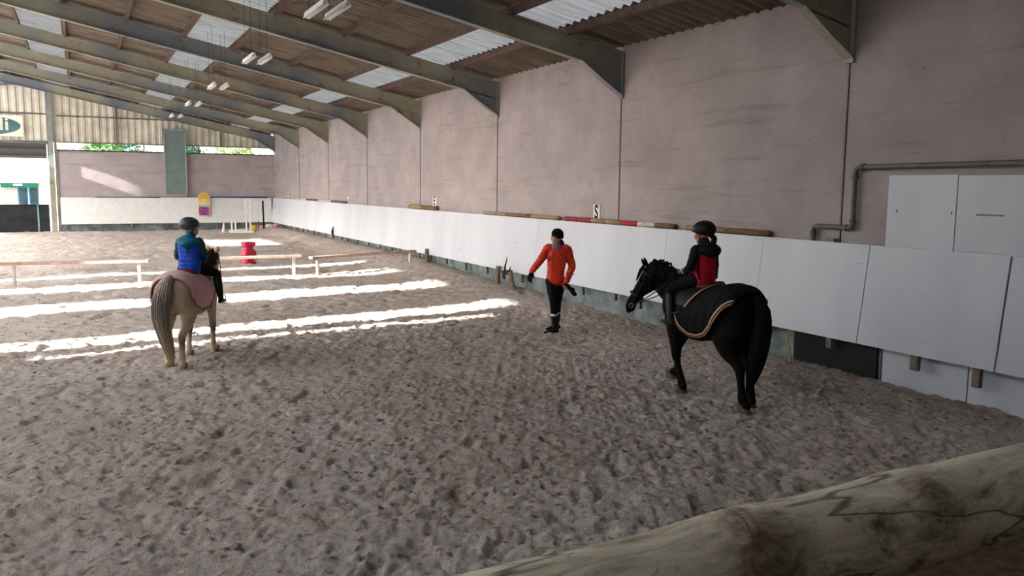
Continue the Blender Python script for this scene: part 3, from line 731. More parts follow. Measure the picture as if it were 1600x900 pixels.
# ---------------------------------------------------------------- red jump block, far corner things
def block(x, y, label):
    o = empty('jump_block', (x, y, gz(x, y)-.02), R(12), label, 'block')
    bm = bmesh.new()
    P_ = [(q_[0], q_[1]*.86, q_[2]*.86) for q_ in [(0,.20,.20),(.02,.23,.22),(.06,.23,.22),(.14,.15,.15),(.19,.15,.15),(.27,.23,.23),(.30,.24,.24),(.40,.23,.23),(.48,.15,.15),(.53,.15,.15),(.60,.22,.22),(.66,.23,.23),(.69,.22,.22)]]
    loft(bm, [(Vector((0,0,z)), Vector((1,0,0)), Vector((0,1,0)), a, b) for z, a, b in P_], 32, 5.0)
    obj('body', bm, MT['red'], o, False)
    bm = bmesh.new()
    for z in (.3, .4): box(bm, -.12, .12, -.24, -.225, z, z+.012)
    obj('moulded_rib', bm, MT['red'], o)
block(4.62, 27.3, 'crimson waisted plastic jump block standing behind the middle rail')
def cone(x, y, label):
    o = empty('marker_cone', (x, y, gz(x, y)), 0, label, 'cone'); bm = bmesh.new(); box(bm, -.14,.14,-.14,.14,0,.03); obj('base', bm, MT['white'], o)
    bm = bmesh.new(); loft(bm, [(Vector((0,0,z)), Vector((1,0,0)), Vector((0,1,0)), r, r) for z, r in ((.03,.11),(.2,.08),(.4,.045),(.5,.025))], 16); obj('cone', bm, simple('pale_cone', (226,196,184), .6, .1), o, True)
cone(6.45, 45.2, 'small pale cone on the sand left of the white jump stand')
o = empty('jump_stand', (7.35, 44.8, gz(7.35, 44.8)), R(-6), 'white wooden jump stand with tall uprights on the right and short ones on the left', 'jump stand')
for x, h, n in ((-.56,.62,'short_upright'), (-.38,.62,'short_upright'), (.16,1.75,'tall_upright'), (.36,1.75,'tall_upright')):
    bm = bmesh.new(); box(bm, x-.04, x+.04, -.04, .04, 0, h, None, 0, .005); obj(n, bm, MT['white'], o)
bm = bmesh.new(); box(bm, -.7, .5, -.3, -.22, 0, .1); box(bm, -.7, .5, .22, .3, 0, .1); obj('foot', bm, MT['white'], o)
bm = bmesh.new(); box(bm, -.56, .16, -.03, .03, .08, .16); obj('cross_rail', bm, MT['white'], o)
for z in (.6,.9,1.2,1.5):
    bm = bmesh.new(); ball(bm, (.16, -.045, z), .015, None, 8); obj('peg_hole', bm, MT['dark'], o)
x, y = 8.0, 45.6
bm = bmesh.new(); loft(bm, [(Vector((x,y,gz(x,y)-.02+z)), Vector((1,0,0)), Vector((0,1,0)), r, r) for z, r in ((0,.12),(.05,.17),(.14,.19),(.25,.18),(.33,.13),(.36,.05))], 18)
tag(obj('yellow_bucket', bm, simple('yellow_plastic', (214,172,50), .5, .1), None, True), 'round yellow plastic tub in the far right corner', 'tub')
bm = bmesh.new(); tube(bm, [(8.62,46.0,gz(8.62,46.0)-.02),(8.62,46.15,1.62)], .045, 8)
tag(obj('dark_pole', bm, MT['dark'], None, True), 'dark upright pole leaning in the far right corner', 'pole')
o = empty('striped_pole', (8.30, 45.8, gz(8.3,45.8)-.02), 0, 'thin pole with yellow, red and green bands beside the dark pole', 'pole')
for a_, b_, mm in ((0,.18,yel),(.18,.32,rd),(.32,.46,simple('green_band',(40,120,70),.5,.1)),(.46,1.35,cream)):
    bm = bmesh.new(); tube(bm, [(0,.02*a_,a_),(0,.02*b_,b_)], .03 if a_ < .4 else .014, 8); obj('band', bm, mm, o, True)
for x, y, mm, lab in ((8.95, 46.2, MT['white'], 'white plastic pot on the sand in the far corner'), (9.25, 46.0, simple('pink_pot', (222,160,168), .5, .1), 'pink plastic pot on the sand in the far corner')):
    bm = bmesh.new(); loft(bm, [(Vector((x,y,gz(x,y)-.02+z)), Vector((1,0,0)), Vector((0,1,0)), r, r) for z, r in ((0,.13),(.02,.16),(.16,.15),(.2,.11))], 16, 3)
    tag(obj('plastic_pot', bm, mm, None, True), lab, 'pot')

# ---------------------------------------------------------------- horses (local frame: +Y forward, X right, Z up)
TRUNK = np.array([  # f, zc, half height, half width
 (-.545,.79,.09,.09),(-.51,.79,.16,.155),(-.43,.795,.195,.20),(-.30,.785,.212,.215),(-.15,.745,.218,.212),(0,.72,.222,.222),(.14,.715,.228,.215),(.26,.735,.240,.185),(.36,.755,.235,.16),(.45,.765,.185,.14),(.51,.765,.12,.10)])
def trunk_at(f):
    return [float(np.interp(f, TRUNK[:, 0], TRUNK[:, k])) for k in (1, 2, 3)]
def horse(name, loc, heading, H, label, legs, neck, headp, coat, mats, tailpts, tail_sp, rug, tailmat=None, socks=None):
    root = empty(name, loc, -R(heading), label, 'horse')
    P = lambda l, f, u: Vector((-l, f, u))*H
    bm = bmesh.new()
    E = TRUNK; rows = []
    for i in range(len(E)-1):
        for s in range(3):
            q0 = E[max(i-1, 0)]; q3 = E[min(i+2, len(E)-1)]; rows.append(cr(q0, E[i], E[i+1], q3, s/3))
    rows.append(E[-1])
    loft(bm, [(P(0, q[0], q[1]), Vector((1,0,0)), Vector((0,0,1)), q[3]*H, q[2]*H) for q in rows], 28, 2.15)
    # haunch, shoulder masses
    for s in (-1, 1):
        ball(bm, P(s*.105, -.36, .76), (.105*H, .16*H, .19*H), Matrix.Rotation(R(14), 3, 'X'))
        ball(bm, P(s*.095, .33, .72), (.085*H, .13*H, .21*H), Matrix.Rotation(R(-18), 3, 'X'))
    feet = []; LK = 1.16
    for kind, s, pts in legs:            # pts: (f,u) joints; s=+1 left
        if kind == 'F':
            (e, k, fe, ho) = pts; ls = [.115, .105, .10, .10]
            ch = [((e[0]-.01, e[1]+.10), ls[0], .062, .10), (e, ls[0], .052, .075), (((e[0]+k[0])/2, (e[1]+k[1])/2), .11, .038, .05),
                  (k, ls[1], .033, .037), (((k[0]*.8+fe[0]*.2), (k[1]*.8+fe[1]*.2)), ls[1], .026, .028), (((k[0]*.3+fe[0]*.7), (k[1]*.3+fe[1]*.7)), ls[2], .024, .027),
                  (fe, ls[2], .031, .034), (((fe[0]+ho[0])/2, (fe[1]+ho[1])/2+.005), ls[3], .027, .029), ((ho[0], ho[1]+.03), ls[3], .036, .040)]
        else:
            (st, hk, fe, ho) = pts
            ch = [((-.37, .74), .11, .075, .14), ((st[0]-.02, st[1]+.06), .12, .078, .125), ((st[0]*.65+hk[0]*.35, st[1]*.65+hk[1]*.35), .115, .05, .082),
                  ((st[0]*.25+hk[0]*.75, st[1]*.25+hk[1]*.75), .105, .034, .048), (hk, .10, .034, .046), ((hk[0]*.75+fe[0]*.25, hk[1]*.75+fe[1]*.25), .10, .027, .033), ((hk[0]*.3+fe[0]*.7, hk[1]*.3+fe[1]*.7), .10, .025, .029),
                  (fe, .10, .032, .036), (((fe[0]+ho[0])/2, (fe[1]+ho[1])/2+.005), .10, .027, .030), ((ho[0], ho[1]+.03), .10, .036, .041)]
        limb(bm, [(P(s*l, f, u), a*H*LK, b*H*LK) for (f, u), l, a, b in ch], ref=(1,0,0), seg=16)
        feet.append((s, ho, fe))
    # neck and head
    limb(bm, [(P(*p), a*H, b*H) for p, a, b in neck], ref=(1,0,0), seg=20)
    hp, hyaw, hpit = headp                 # poll point, turn to the left, pitch down of the face
    Hm = Matrix.Translation(P(*hp)) @ Matrix.Rotation(R(hyaw), 4, 'Z') @ Matrix.Rotation(-R(hpit), 4, 'X')
    hx = lambda y, z, x=0: Hm @ (Vector((x, y, z))*H*1.1)
    ux = (Hm.to_3x3() @ Vector((1,0,0)))
    hr = [(-.05,-.01,.045,.06),(-.0,-.02,.058,.085),(.06,-.035,.065,.098),(.12,-.03,.060,.09),(.19,-.015,.046,.068),(.26,-.008,.038,.052),(.32,-.008,.040,.050),(.365,-.012,.036,.044),(.395,-.02,.026,.028)]
    limb(bm, [(hx(y, z), a*H, b*H) for y, z, a, b in hr], ref=tuple(ux), seg=18, sub=3)
    for s in (-1, 1):
        ball(bm, hx(.07, -.065, s*.035), (.03*H, .055*H, .05*H), Hm.to_3x3()); ball(bm, hx(.105, .022, s*.048), (.02*H, .03*H, .017*H), Hm.to_3x3(), 10)
        ball(bm, hx(.375, .004, s*.022), (.014*H, .016*H, .014*H), None, 8)
    ball(bm, hx(.36, -.045), (.022*H, .03*H, .018*H), Hm.to_3x3(), 10)
    limb(bm, [(P(0, -.48, .93), .03*H), (P(0, -.535, .90), .026*H), (P(0, -.565, .82), .02*H)], ref=(1,0,0))
    body = baked('body', bm, coat, root, .012, 5)
    # hooves
    for s, ho, fe in feet:
        bm = bmesh.new(); c = P(s*.10, ho[0], ho[1]); t_ = math.atan2(fe[0]-ho[0], max(fe[1]-ho[1], .01))*.0
        loft(bm, [(c+Vector((0, .004+k*.012*H, z*H)), Vector((1,0,0)), Vector((0,1,0)), r*H, r*1.12*H) for k, (z, r) in enumerate(((-.026,.050),(-.020,.053),(.012,.049),(.036,.042)))][::1], 18)
        obj('hoof', bm, mats['hoof'], root, True)
    for s in (-1, 1):
        bm = bmesh.new(); a = hx(-.015, .062, s*.04); tip = hx(-.050, .112, s*.058)
        limb(bm, [(a, 0.026*H, .016*H), (a*.55+tip*.45, .030*H, .014*H), (a*.2+tip*.8, .018*H, .008*H), (tip, .003*H, .002*H)], ref=tuple(ux), seg=10); obj('ear', bm, coat, root, True)
        bm = bmesh.new(); ball(bm, hx(.108, .026, s*.058), .014*H, None, 10); obj('eye', bm, MT['blackshine'], root, True)
    rnd = random.Random(7)
    # mane: locks falling over the crest, forelock
    bm = bmesh.new()
    crest = []
    NP = [P(*p) for p, a, b in neck]; NB = [b*H for p, a, b in neck]
    for i in range(len(NP)-1):
        for k in range(12):
            t = k/12; c = NP[i].lerp(NP[i+1], t); d = (NP[i+1]-NP[i]).normalized(); up = d.cross(Vector((1,0,0))); up = up if up.z > 0 else -up
            crest.append((c+up.normalized()*(NB[i]*(1-t)+NB[i+1]*t)*.96, d))
    crest = crest[8:]
    for c, d in crest:
        for q in range(5):
            s = mats.get('mane_side', 1)*(1 if rnd.random() < .8 else -1); j = Vector((rnd.uniform(-.01,.01), rnd.uniform(-.02,.02), rnd.uniform(-.005,.02)))
            L = rnd.uniform(.10, .17)*H
            pts = [c+j, c+j+Vector((-s*.03*H, .0, .018*H))*rnd.uniform(.4,1.6), c+j+Vector((-s*.062*H, rnd.uniform(-.03,.03), -L*.5)), c+j+Vector((-s*.075*H, rnd.uniform(-.05,.05), -L))]
            limb(bm, [(pts[0], .008), (pts[1], .011), (pts[2], .009), (pts[3], .002)], ref=(0,1,.1), sub=2, seg=5, round_ends=False)
    for q in range(26):
        x = rnd.uniform(-.035, .035); a = hx(-.02, .07, x)
        limb(bm, [(a, .007), (hx(.04, .066+rnd.uniform(0,.012), x*1.3), .009), (hx(.12+rnd.uniform(-.03,.03), .058, x*1.5), .002)], ref=tuple(ux), sub=2, seg=5, round_ends=False)
    obj('mane', bm, mats['mane'], root, True)
    # tail
    bm = bmesh.new(); tp = [P(*p) for p in tailpts]
    limb(bm, [(p, r*H*1.0, r*H*.8) for p, r in zip(tp, tail_sp)], ref=(1,0,0), seg=14, sub=4)
    for q in range(130):
        a = rnd.uniform(0, 6.28); rr = rnd.random()**.5; end = rnd.randint(2, len(tp)-1)
        pts = []
        for i in range(0, end+1):
            k = tail_sp[i]*H*1.12*rr; wob = rnd.uniform(-.006, .006)
            pts.append((tp[i]+Vector((math.cos(a)*k+wob, math.sin(a)*k*.85, 0)), .007 if i < end else .002))
        dn = (tp[end]-tp[end-1])
        pts.append((pts[-1][0]+dn*rnd.uniform(.05, .30)+Vector((rnd.uniform(-.012,.012), rnd.uniform(-.012,.012), 0)), .001)); pts[-2] = (pts[-2][0], .005)
        limb(bm, pts, ref=(1,.2,0), sub=2, seg=5, round_ends=False)
    obj('tail', bm, tailmat or mats['mane'], root, True)
    # rug: cloth following the back, open behind, lower edge given by rug['edge'](f, side)
    n, mth = 44, 30
    def surf(f, ang, off):
        zc, hh, hw = trunk_at(f); e = 2/2.15; s_, c_ = math.sin(ang), math.cos(ang)
        off2 = off+.010*float(np.interp(f, [-.55,-.48,-.40,-.2,0], [-1,-.4,.8,1,0]))
        x = math.copysign(abs(s_)**e, s_)*(hw+off2); z = math.copysign(abs(c_)**e, c_)*(hh+off2)
        return Vector((x, f, zc+z))*H
    f0, f1 = rug['f']; bm = bmesh.new(); grid = []
    for i in range(n+1):
        row = []
        for j in range(-mth, mth+1):
            s_ = 1 if j < 0 else -1      # left is -x
            t = abs(j)/mth; fmn = f0+rug['rear'](t); f = f1+(fmn-f1)*i/n; a = rug['edge'](f, s_)*t*(-1 if s_ == 1 else 1)
            row.append(bm.verts.new(surf(f, a, .028+.004*math.sin(f*60+j*.3)*t)))
        grid.append(row)
    for i in range(n):
        for j in range(2*mth): bm.faces.new((grid[i][j], grid[i+1][j], grid[i+1][j+1], grid[i][j+1]))
    r = obj('rug', bm, rug['mat'], root, True); so_ = r.modifiers.new('s', 'SOLIDIFY'); so_.thickness = .012; so_.offset = 0
    for side in (0, 2*mth):
        for (inn, wd, mm) in rug['trim']:
            bm = bmesh.new(); prev = None
            for i in range(n*3+1):
                s_ = 1 if side == 0 else -1; f = f1+(f0+rug['rear'](1)-f1)*i/(n*3); sg = -1 if s_ == 1 else 1
                e_ = rug['edge'](f, s_); zc, hh, hw = trunk_at(f)
                nrm = .042
                a0 = e_-inn/hh; a1 = a0-wd/hh
                # offset along the edge normal, so that the band keeps its width where the edge climbs
                de = (rug['edge'](f+.01, s_)-rug['edge'](f-.01, s_))/.02*hh; k = math.sqrt(1+min(de*de, 6))
                a0 = e_-inn*k/hh; a1 = a0-wd*k/hh
                rowv = [bm.verts.new(surf(f, sg*max(a, .02), nrm)) for a in (a0, a1)]
                if prev: bm.faces.new((prev[0], prev[1], rowv[1], rowv[0]))
                prev = rowv
            tr = obj('rug_trim', bm, mm, r, True); so_ = tr.modifiers.new('s', 'SOLIDIFY'); so_.thickness = .004; so_.offset = 0
    # bridle
    def band(y, zc, rx, rz, w_, nm, mm):
        b2 = bmesh.new(); rings = []
        for k in range(25):
            a = 2*math.pi*k/24; rings.append(hx(y, zc+rz*math.sin(a), rx*math.cos(a)))
        for k in range(24):
            p, q = rings[k], rings[k+1]; d = (hx(1, 0)-hx(0, 0)).normalized()*w_*H
            nn = (p-hx(y, zc)).normalized()*.004
            b2.faces.new([b2.verts.new(v) for v in (p-d, q-d, q+d, p+d)])
        bmesh.ops.remove_doubles(b2, verts=b2.verts, dist=1e-5)
        o_ = obj(nm, b2, mm, root); s2 = o_.modifiers.new('s', 'SOLIDIFY'); s2.thickness = .005; s2.offset = 1; return o_
    band(.245, -.010, .049, .062, .009, 'noseband', mats['tack']); band(.035, -.02, .070, .100, .008, 'browband', mats['tack'])
    for s in (-1, 1):
        b2 = bmesh.new(); limb(b2, [(hx(.0, .05, s*.062), .006), (hx(.10, .0, s*.072), .006), (hx(.24, -.015, s*.056), .006), (hx(.325, -.02, s*.048), .006)], ref=tuple(ux), seg=6); obj('cheek_strap', b2, mats['tack'], root, True)
        b2 = bmesh.new()
        for k in range(16):
            a, b_ = 2*math.pi*k/16, 2*math.pi*(k+1)/16
            tube(b2, [hx(.335+.018*math.cos(a), -.022+.018*math.sin(a), s*.052), hx(.335+.018*math.cos(b_), -.022+.018*math.sin(b_), s*.052)], .0035, 6)
        obj('bit_ring', b2, MT['metal'], root, True)
    # saddle
    bm = bmesh.new(); zb = .945
    for f, z, a, b_ in ((-.06,.045,.05,.02),):
        pass
    limb(bm, [(P(0,-.085,zb+.075), .085*H, .012*H), (P(0,-.05,zb+.045), .12*H, .022*H), (P(0,.04,zb+.028), .105*H, .026*H), (P(0,.13,zb+.045), .075*H, .028*H), (P(0,.19,zb+.085), .045*H, .018*H)], ref=(1,0,0), seg=18)
    for s in (-1, 1):
        limb(bm, [(P(s*.07,.07,zb+.02), .012*H, .10*H), (P(s*.15,.08,zb-.06), .014*H, .11*H), (P(s*.212,.10,zb-.20), .012*H, .085*H), (P(s*.232,.11,zb-.27), .008*H, .06*H)], ref=(1,0,0), seg=12)
    baked('saddle', bm, mats['saddle'], root, .011, 3)
    body['label'] = mats['coat_label']
    return root, P, hx, surf

def coat_black():
    m, t, b = nodes('black_coat', .75, .10)
    c = ramp(t, nz(t, 2.2, 4, coord(t), .5), [(.35, lin((8,7,7))), (.75, lin((20,16,14)))]); t.links.new(c, b.inputs['Base Color'])
    bump(t, b, nz(t, 90, 3, coord(t, (1,1,.3)), .5), .15, .004); return m
def coat_cream():
    m, t, b = nodes('cream_coat', .75, .15); v = coord(t)
    c = ramp(t, nz(t, 2.5, 4, v, .5), [(.3, lin((166,146,124))), (.7, lin((200,182,158)))])
    sep = t.nodes.new('ShaderNodeSeparateXYZ'); tc = t.nodes.new('ShaderNodeTexCoord'); t.links.new(tc.outputs['Object'], sep.inputs[0])
    low = ramp(t, sep.outputs['Z'], [(.12, W(1)), (.26, W(0))]); mid = ramp(t, sep.outputs['Z'], [(.25, W(0)), (.36, W(1)), (.55, W(0))])
    c = mixc(t, mid, c, lin((122,98,76))); c = mixc(t, low, c, lin((206,192,176)))
    t.links.new(c, b.inputs['Base Color']); bump(t, b, nz(t, 80, 3, coord(t, (1,1,.3)), .5), .25, .005); return m
MT['metal'] = simple('bit_metal', (170,170,168), .3, .1, 5, 0, .5, .9)
tackb = simple('dark_tack', (26,22,21), .55, .3, 20, .1); tan = simple('tan_strap', (128,88,66), .6, .3, 20, .1)
tailgrey, tt, tb = nodes('cream_tail', .8, .15)
sep = tt.nodes.new('ShaderNodeSeparateXYZ'); tc_ = tt.nodes.new('ShaderNodeTexCoord'); tt.links.new(tc_.outputs['Object'], sep.inputs[0])
mr = tt.nodes.new('ShaderNodeMapRange'); mr.inputs[1].default_value = 0; mr.inputs[2].default_value = 1.25; tt.links.new(sep.outputs['Z'], mr.inputs[0])
cc = ramp(tt, mr.outputs[0], [(.1, lin((186,160,122))), (.45, lin((160,146,126))), (.72, lin((128,124,118))), (.92, lin((186,174,160)))])
cc = mixc(tt, ramp(tt, nz(tt, 30, 4, coord(tt, (1,1,.08)), .6), [(.45, W(0)), (.7, W(.6))]), cc, lin((92,82,72)))
tt.links.new(cc, tb.inputs['Base Color'])

edgeB = lambda f, s: float(np.interp(f, [-.53,-.50,-.46,-.40,-.33,-.26,-.18,-.08,.02,.10,.16,.21,.30], [.90,1.05,1.20,1.42,1.72,2.02,2.22,2.30,2.22,2.02,1.78,1.62,1.60]))
blackhorse, PB, hxB, surfB = horse('horse', (6.58, 7.64, gz(6.58, 7.64)-.01), -3, 1.37, 'black pony walking along the white board under a black sheet edged in cream and brown', 
    [('F', 1, ((.32,.58),(.29,.32),(.215,.10),(.20,.03))), ('F', -1, ((.38,.58),(.50,.36),(.50,.14),(.55,.07))),
     ('H', 1, ((-.30,.55),(-.475,.35),(-.52,.105),(-.565,.03))), ('H', -1, ((-.24,.55),(-.40,.33),(-.42,.10),(-.43,.02)))],
    [((0,.26,.80),.12,.17),((.015,.38,.87),.10,.175),((.045,.49,.94),.085,.155),((.085,.58,1.01),.070,.13),((.125,.64,1.05),.062,.11)],
    ((.13,.645,1.065), 40, 60), coat_black(), {'hoof': simple('dark_hoof', (84,74,66), .6, .3, 20, .2), 'mane': MT['black'], 'mane_side': 1, 'tack': tackb, 'saddle': simple('brown_saddle', (66,40,32), .5, .3, 10, .1), 'coat_label': 'black coat'},
    [(0,-.54,.93),(-.01,-.595,.85),(-.015,-.60,.68),(-.01,-.575,.50),(0,-.54,.34),(.01,-.50,.18)], [.035,.055,.07,.075,.06,.025],
    {'f': (-.525, .27), 'edge': edgeB, 'rear': lambda t: .03+.03*t*t, 'mat': MT['black'], 'trim': [(.0,.016,simple('brown_edge', (150,96,72), .7, .15)), (.018,.004,simple('black_edge', (30,26,26), .8, .1)), (.024,.011,simple('cream_edge', (214,190,168), .7, .1))]})
def edgeG(f, s):
    base = float(np.interp(f, [-.50,-.46,-.42,-.35,-.25,-.12,.0,.08,.14], [1.45,1.75,1.95,2.10,2.18,2.12,1.98,1.7,1.4])); return base
pinkf = simple('pink_sheet', (206,168,170), .9, .12, 3, .3, .1); pipg = simple('rose_piping', (150,88,96), .8, .1)
greypony, PG, hxG, surfG = horse('horse', (1.27, 12.48, gz(1.27, 12.48)-.01), 27, 1.28, 'cream pony seen from behind with a long pale tail and pink quarter sheet', 
    [('F', 1, ((.31,.58),(.28,.32),(.21,.10),(.20,.03))), ('F', -1, ((.37,.58),(.43,.33),(.44,.11),(.48,.03))),
     ('H', -1, ((-.30,.55),(-.47,.35),(-.49,.105),(-.51,.03))), ('H', 1, ((-.24,.55),(-.37,.33),(-.36,.10),(-.36,.03)))],
    [((0,.26,.80),.12,.17),((-.0,.38,.90),.095,.165),((-.01,.50,.98),.078,.14),((-.02,.60,1.05),.065,.115),((-.03,.66,1.085),.055,.095)],
    ((-.03,.67,1.10), 4, 52), coat_cream(), {'hoof': simple('horn_hoof', (150,120,88), .6, .2, 20, .2), 'mane': simple('dark_mane', (62,52,46), .8, .3, 30, .1), 'mane_side': -1, 'tack': tan, 'saddle': simple('chestnut_saddle', (112,34,28), .5, .2, 10, .1), 'coat_label': 'cream coat with white socks'},
    [(0,-.50,.985),(.012,-.59,.93),(.035,-.63,.78),(.05,-.62,.58),(.035,-.58,.38),(.0,-.555,.20),(-.01,-.55,.08)], [.035,.055,.075,.082,.066,.045,.02],
    {'f': (-.52, .12), 'edge': edgeG, 'rear': lambda t: .0+.06*t, 'mat': pinkf, 'trim': [(.0,.012,pipg)]}, tailgrey)
# rose piping round the open rear edge of the pink sheet
bm = bmesh.new()
for sg in (-1, 1):
    pts = []
    for k in range(21):
        t = k/20; f = -.52+.06*t; pts.append((surfG(f, sg*edgeG(f, 1)*t, .032), .010))
    limb(bm, pts, ref=(0,1,0), sub=1, seg=8, smooth=False)
rg = [c for c in greypony.children if c.name.startswith('rug')][0]
obj('rear_piping', bm, pipg, rg, True)

# ---------------------------------------------------------------- people
def skinmat():
    m, t, b = nodes('skin', .55, .3); c = ramp(t, nz(t, 14, 3, coord(t), .5), [(.3, lin((176,124,104))), (.7, lin((204,150,128)))])
    t.links.new(c, b.inputs['Base Color']); b.inputs['Subsurface Weight'].default_value = .1; b.inputs['Subsurface Radius'].default_value = (.02,.01,.005); return m
SKIN = skinmat()
def head(bm, c, yaw, pitch, s=1.0):
    """+Y is the way the face looks; s scales a 23 cm head"""
    M_ = Matrix.Translation(c) @ Matrix.Rotation(yaw, 4, 'Z') @ Matrix.Rotation(pitch, 4, 'X') @ Matrix.Scale(s, 4)
    r = M_.to_3x3().normalized(); q = lambda x, y, z: M_ @ Vector((x, y, z))
    def el(p, rad): ball(bm, q(*p), tuple(a*s for a in rad), r, 20)
    el((0,-.012,.035), (.076,.094,.085)); el((0,.022,-.015), (.060,.068,.082)); el((0,.040,-.072), (.040,.040,.034)); el((0,.070,-.092), (.020,.017,.016))
    el((0,.078,.022), (.045,.016,.012)); el((0,.080,-.052), (.022,.014,.007)); el((0,.079,-.064), (.019,.014,.007))
    for sx in (-1, 1):
        el((sx*.036,.062,-.02), (.022,.022,.024)); el((sx*.077,-.004,-.008), (.008,.017,.030)); el((sx*.030,.076,.004), (.012,.008,.007)); el((sx*.012,.088,-.036), (.008,.009,.007))
    limb(bm, [(q(0,.084,.010), .008*s, .008*s), (q(0,.097,-.012), .010*s, .010*s), (q(0,.104,-.030), .013*s, .011*s), (q(0,.088,-.040), .010*s, .008*s)], ref=tuple(r @ Vector((1,0,0))), seg=10)
    return q, r
def face_parts(root, q, r, s, hair, brow=True):
    for sx in (-1, 1):
        bm = bmesh.new(); ball(bm, q(sx*.030,.0805,.004), (.0085*s,.0045*s,.0055*s), r, 10); e = obj('eye', bm, MT['eyewhite'], root, True)
        bm = bmesh.new(); ball(bm, q(sx*.030,.0845,.004), (.004*s,.002*s,.0042*s), r, 8); obj('iris', bm, MT['blackshine'], e, True)
        if brow:
            bm = bmesh.new(); limb(bm, [(q(sx*.014,.094,.024), .003*s), (q(sx*.032,.092,.029), .0036*s), (q(sx*.048,.080,.024), .0025*s)], ref=(0,0,1), seg=6); obj('eyebrow', bm, hair, root, True)
    bm = bmesh.new(); limb(bm, [(q(-.020,.084,-.058), .002*s, .003*s), (q(0,.095,-.0585), .004*s, .005*s), (q(.020,.084,-.058), .002*s, .003*s)], ref=(0,0,1), seg=8); obj('lips', bm, MT['lips'], root, True)
MT['eyewhite'] = simple('eye_white', (214,208,204), .3, .02, 5, 0); MT['lips'] = simple('lips', (160,88,84), .5, .1, 20, 0)
def hand(bm, wrist, d, thumb, curl=.6, s=1.0, splay=1.0, spread=.018, r=.0085):
    """d: wrist to knuckles, thumb: side the thumb leaves, fingers curl about that side"""
    d = Vector(d).normalized(); th = Vector(thumb); th = (th-d*th.dot(d)).normalized(); nm = th.cross(d)*splay   # palm side
    w = Vector(wrist)
    limb(bm, [(w-d*.02*s, .022*s, .017*s), (w+d*.02*s, .031*s, .016*s), (w+d*.055*s, .039*s, .014*s), (w+d*.085*s, .038*s, .012*s)], ref=tuple(th), seg=14)
    for k, (o_, L) in enumerate(((.029,.070),(.010,.080),(-.010,.074),(-.028,.058))):
        p = w+d*.084*s+th*o_*s; a = curl*(1+.12*k); dd = d; pts = [(p-d*.012*s, r*1.1*s), (p, r*1.1*s)]
        for j, l in enumerate((.45,.32,.25)):
            dd = (dd*math.cos(a)+nm*math.sin(a)); nm2 = (nm*math.cos(a)-(dd*0)); p = p+dd.normalized()*L*l*s
            pts.append((p, (r*1.02-j*.0007)*s))
        limb(bm, pts, ref=tuple(th), seg=8, sub=3)
    p = w+d*.022*s+th*.026*s
    limb(bm, [(w+d*.012*s+th*.014*s, .014*s), (p+th*.012*s+nm*.006*s, .0125*s), (p+th*.026*s+d*.028*s+nm*.014*s, .0105*s), (p+th*.026*s+d*.056*s+nm*.024*s, .009*s)], ref=tuple(nm), seg=9, sub=3)
def V3(*a): return Vector(a)
def quilt(ax_pitch, amp, zoff=0):
    def f(co, n):
        t = (co.z+zoff)/ax_pitch; t -= math.floor(t)
        return co+n*(amp*(math.sin(math.pi*t)**.5-.55))+n*.0025*mnoise.noise(co*26)
    return f
def wrinkle(amp, sc=14):
    return lambda co, n: co+n*amp*mnoise.noise(Vector((co.x*sc, co.y*sc, co.z*sc*1.6)))

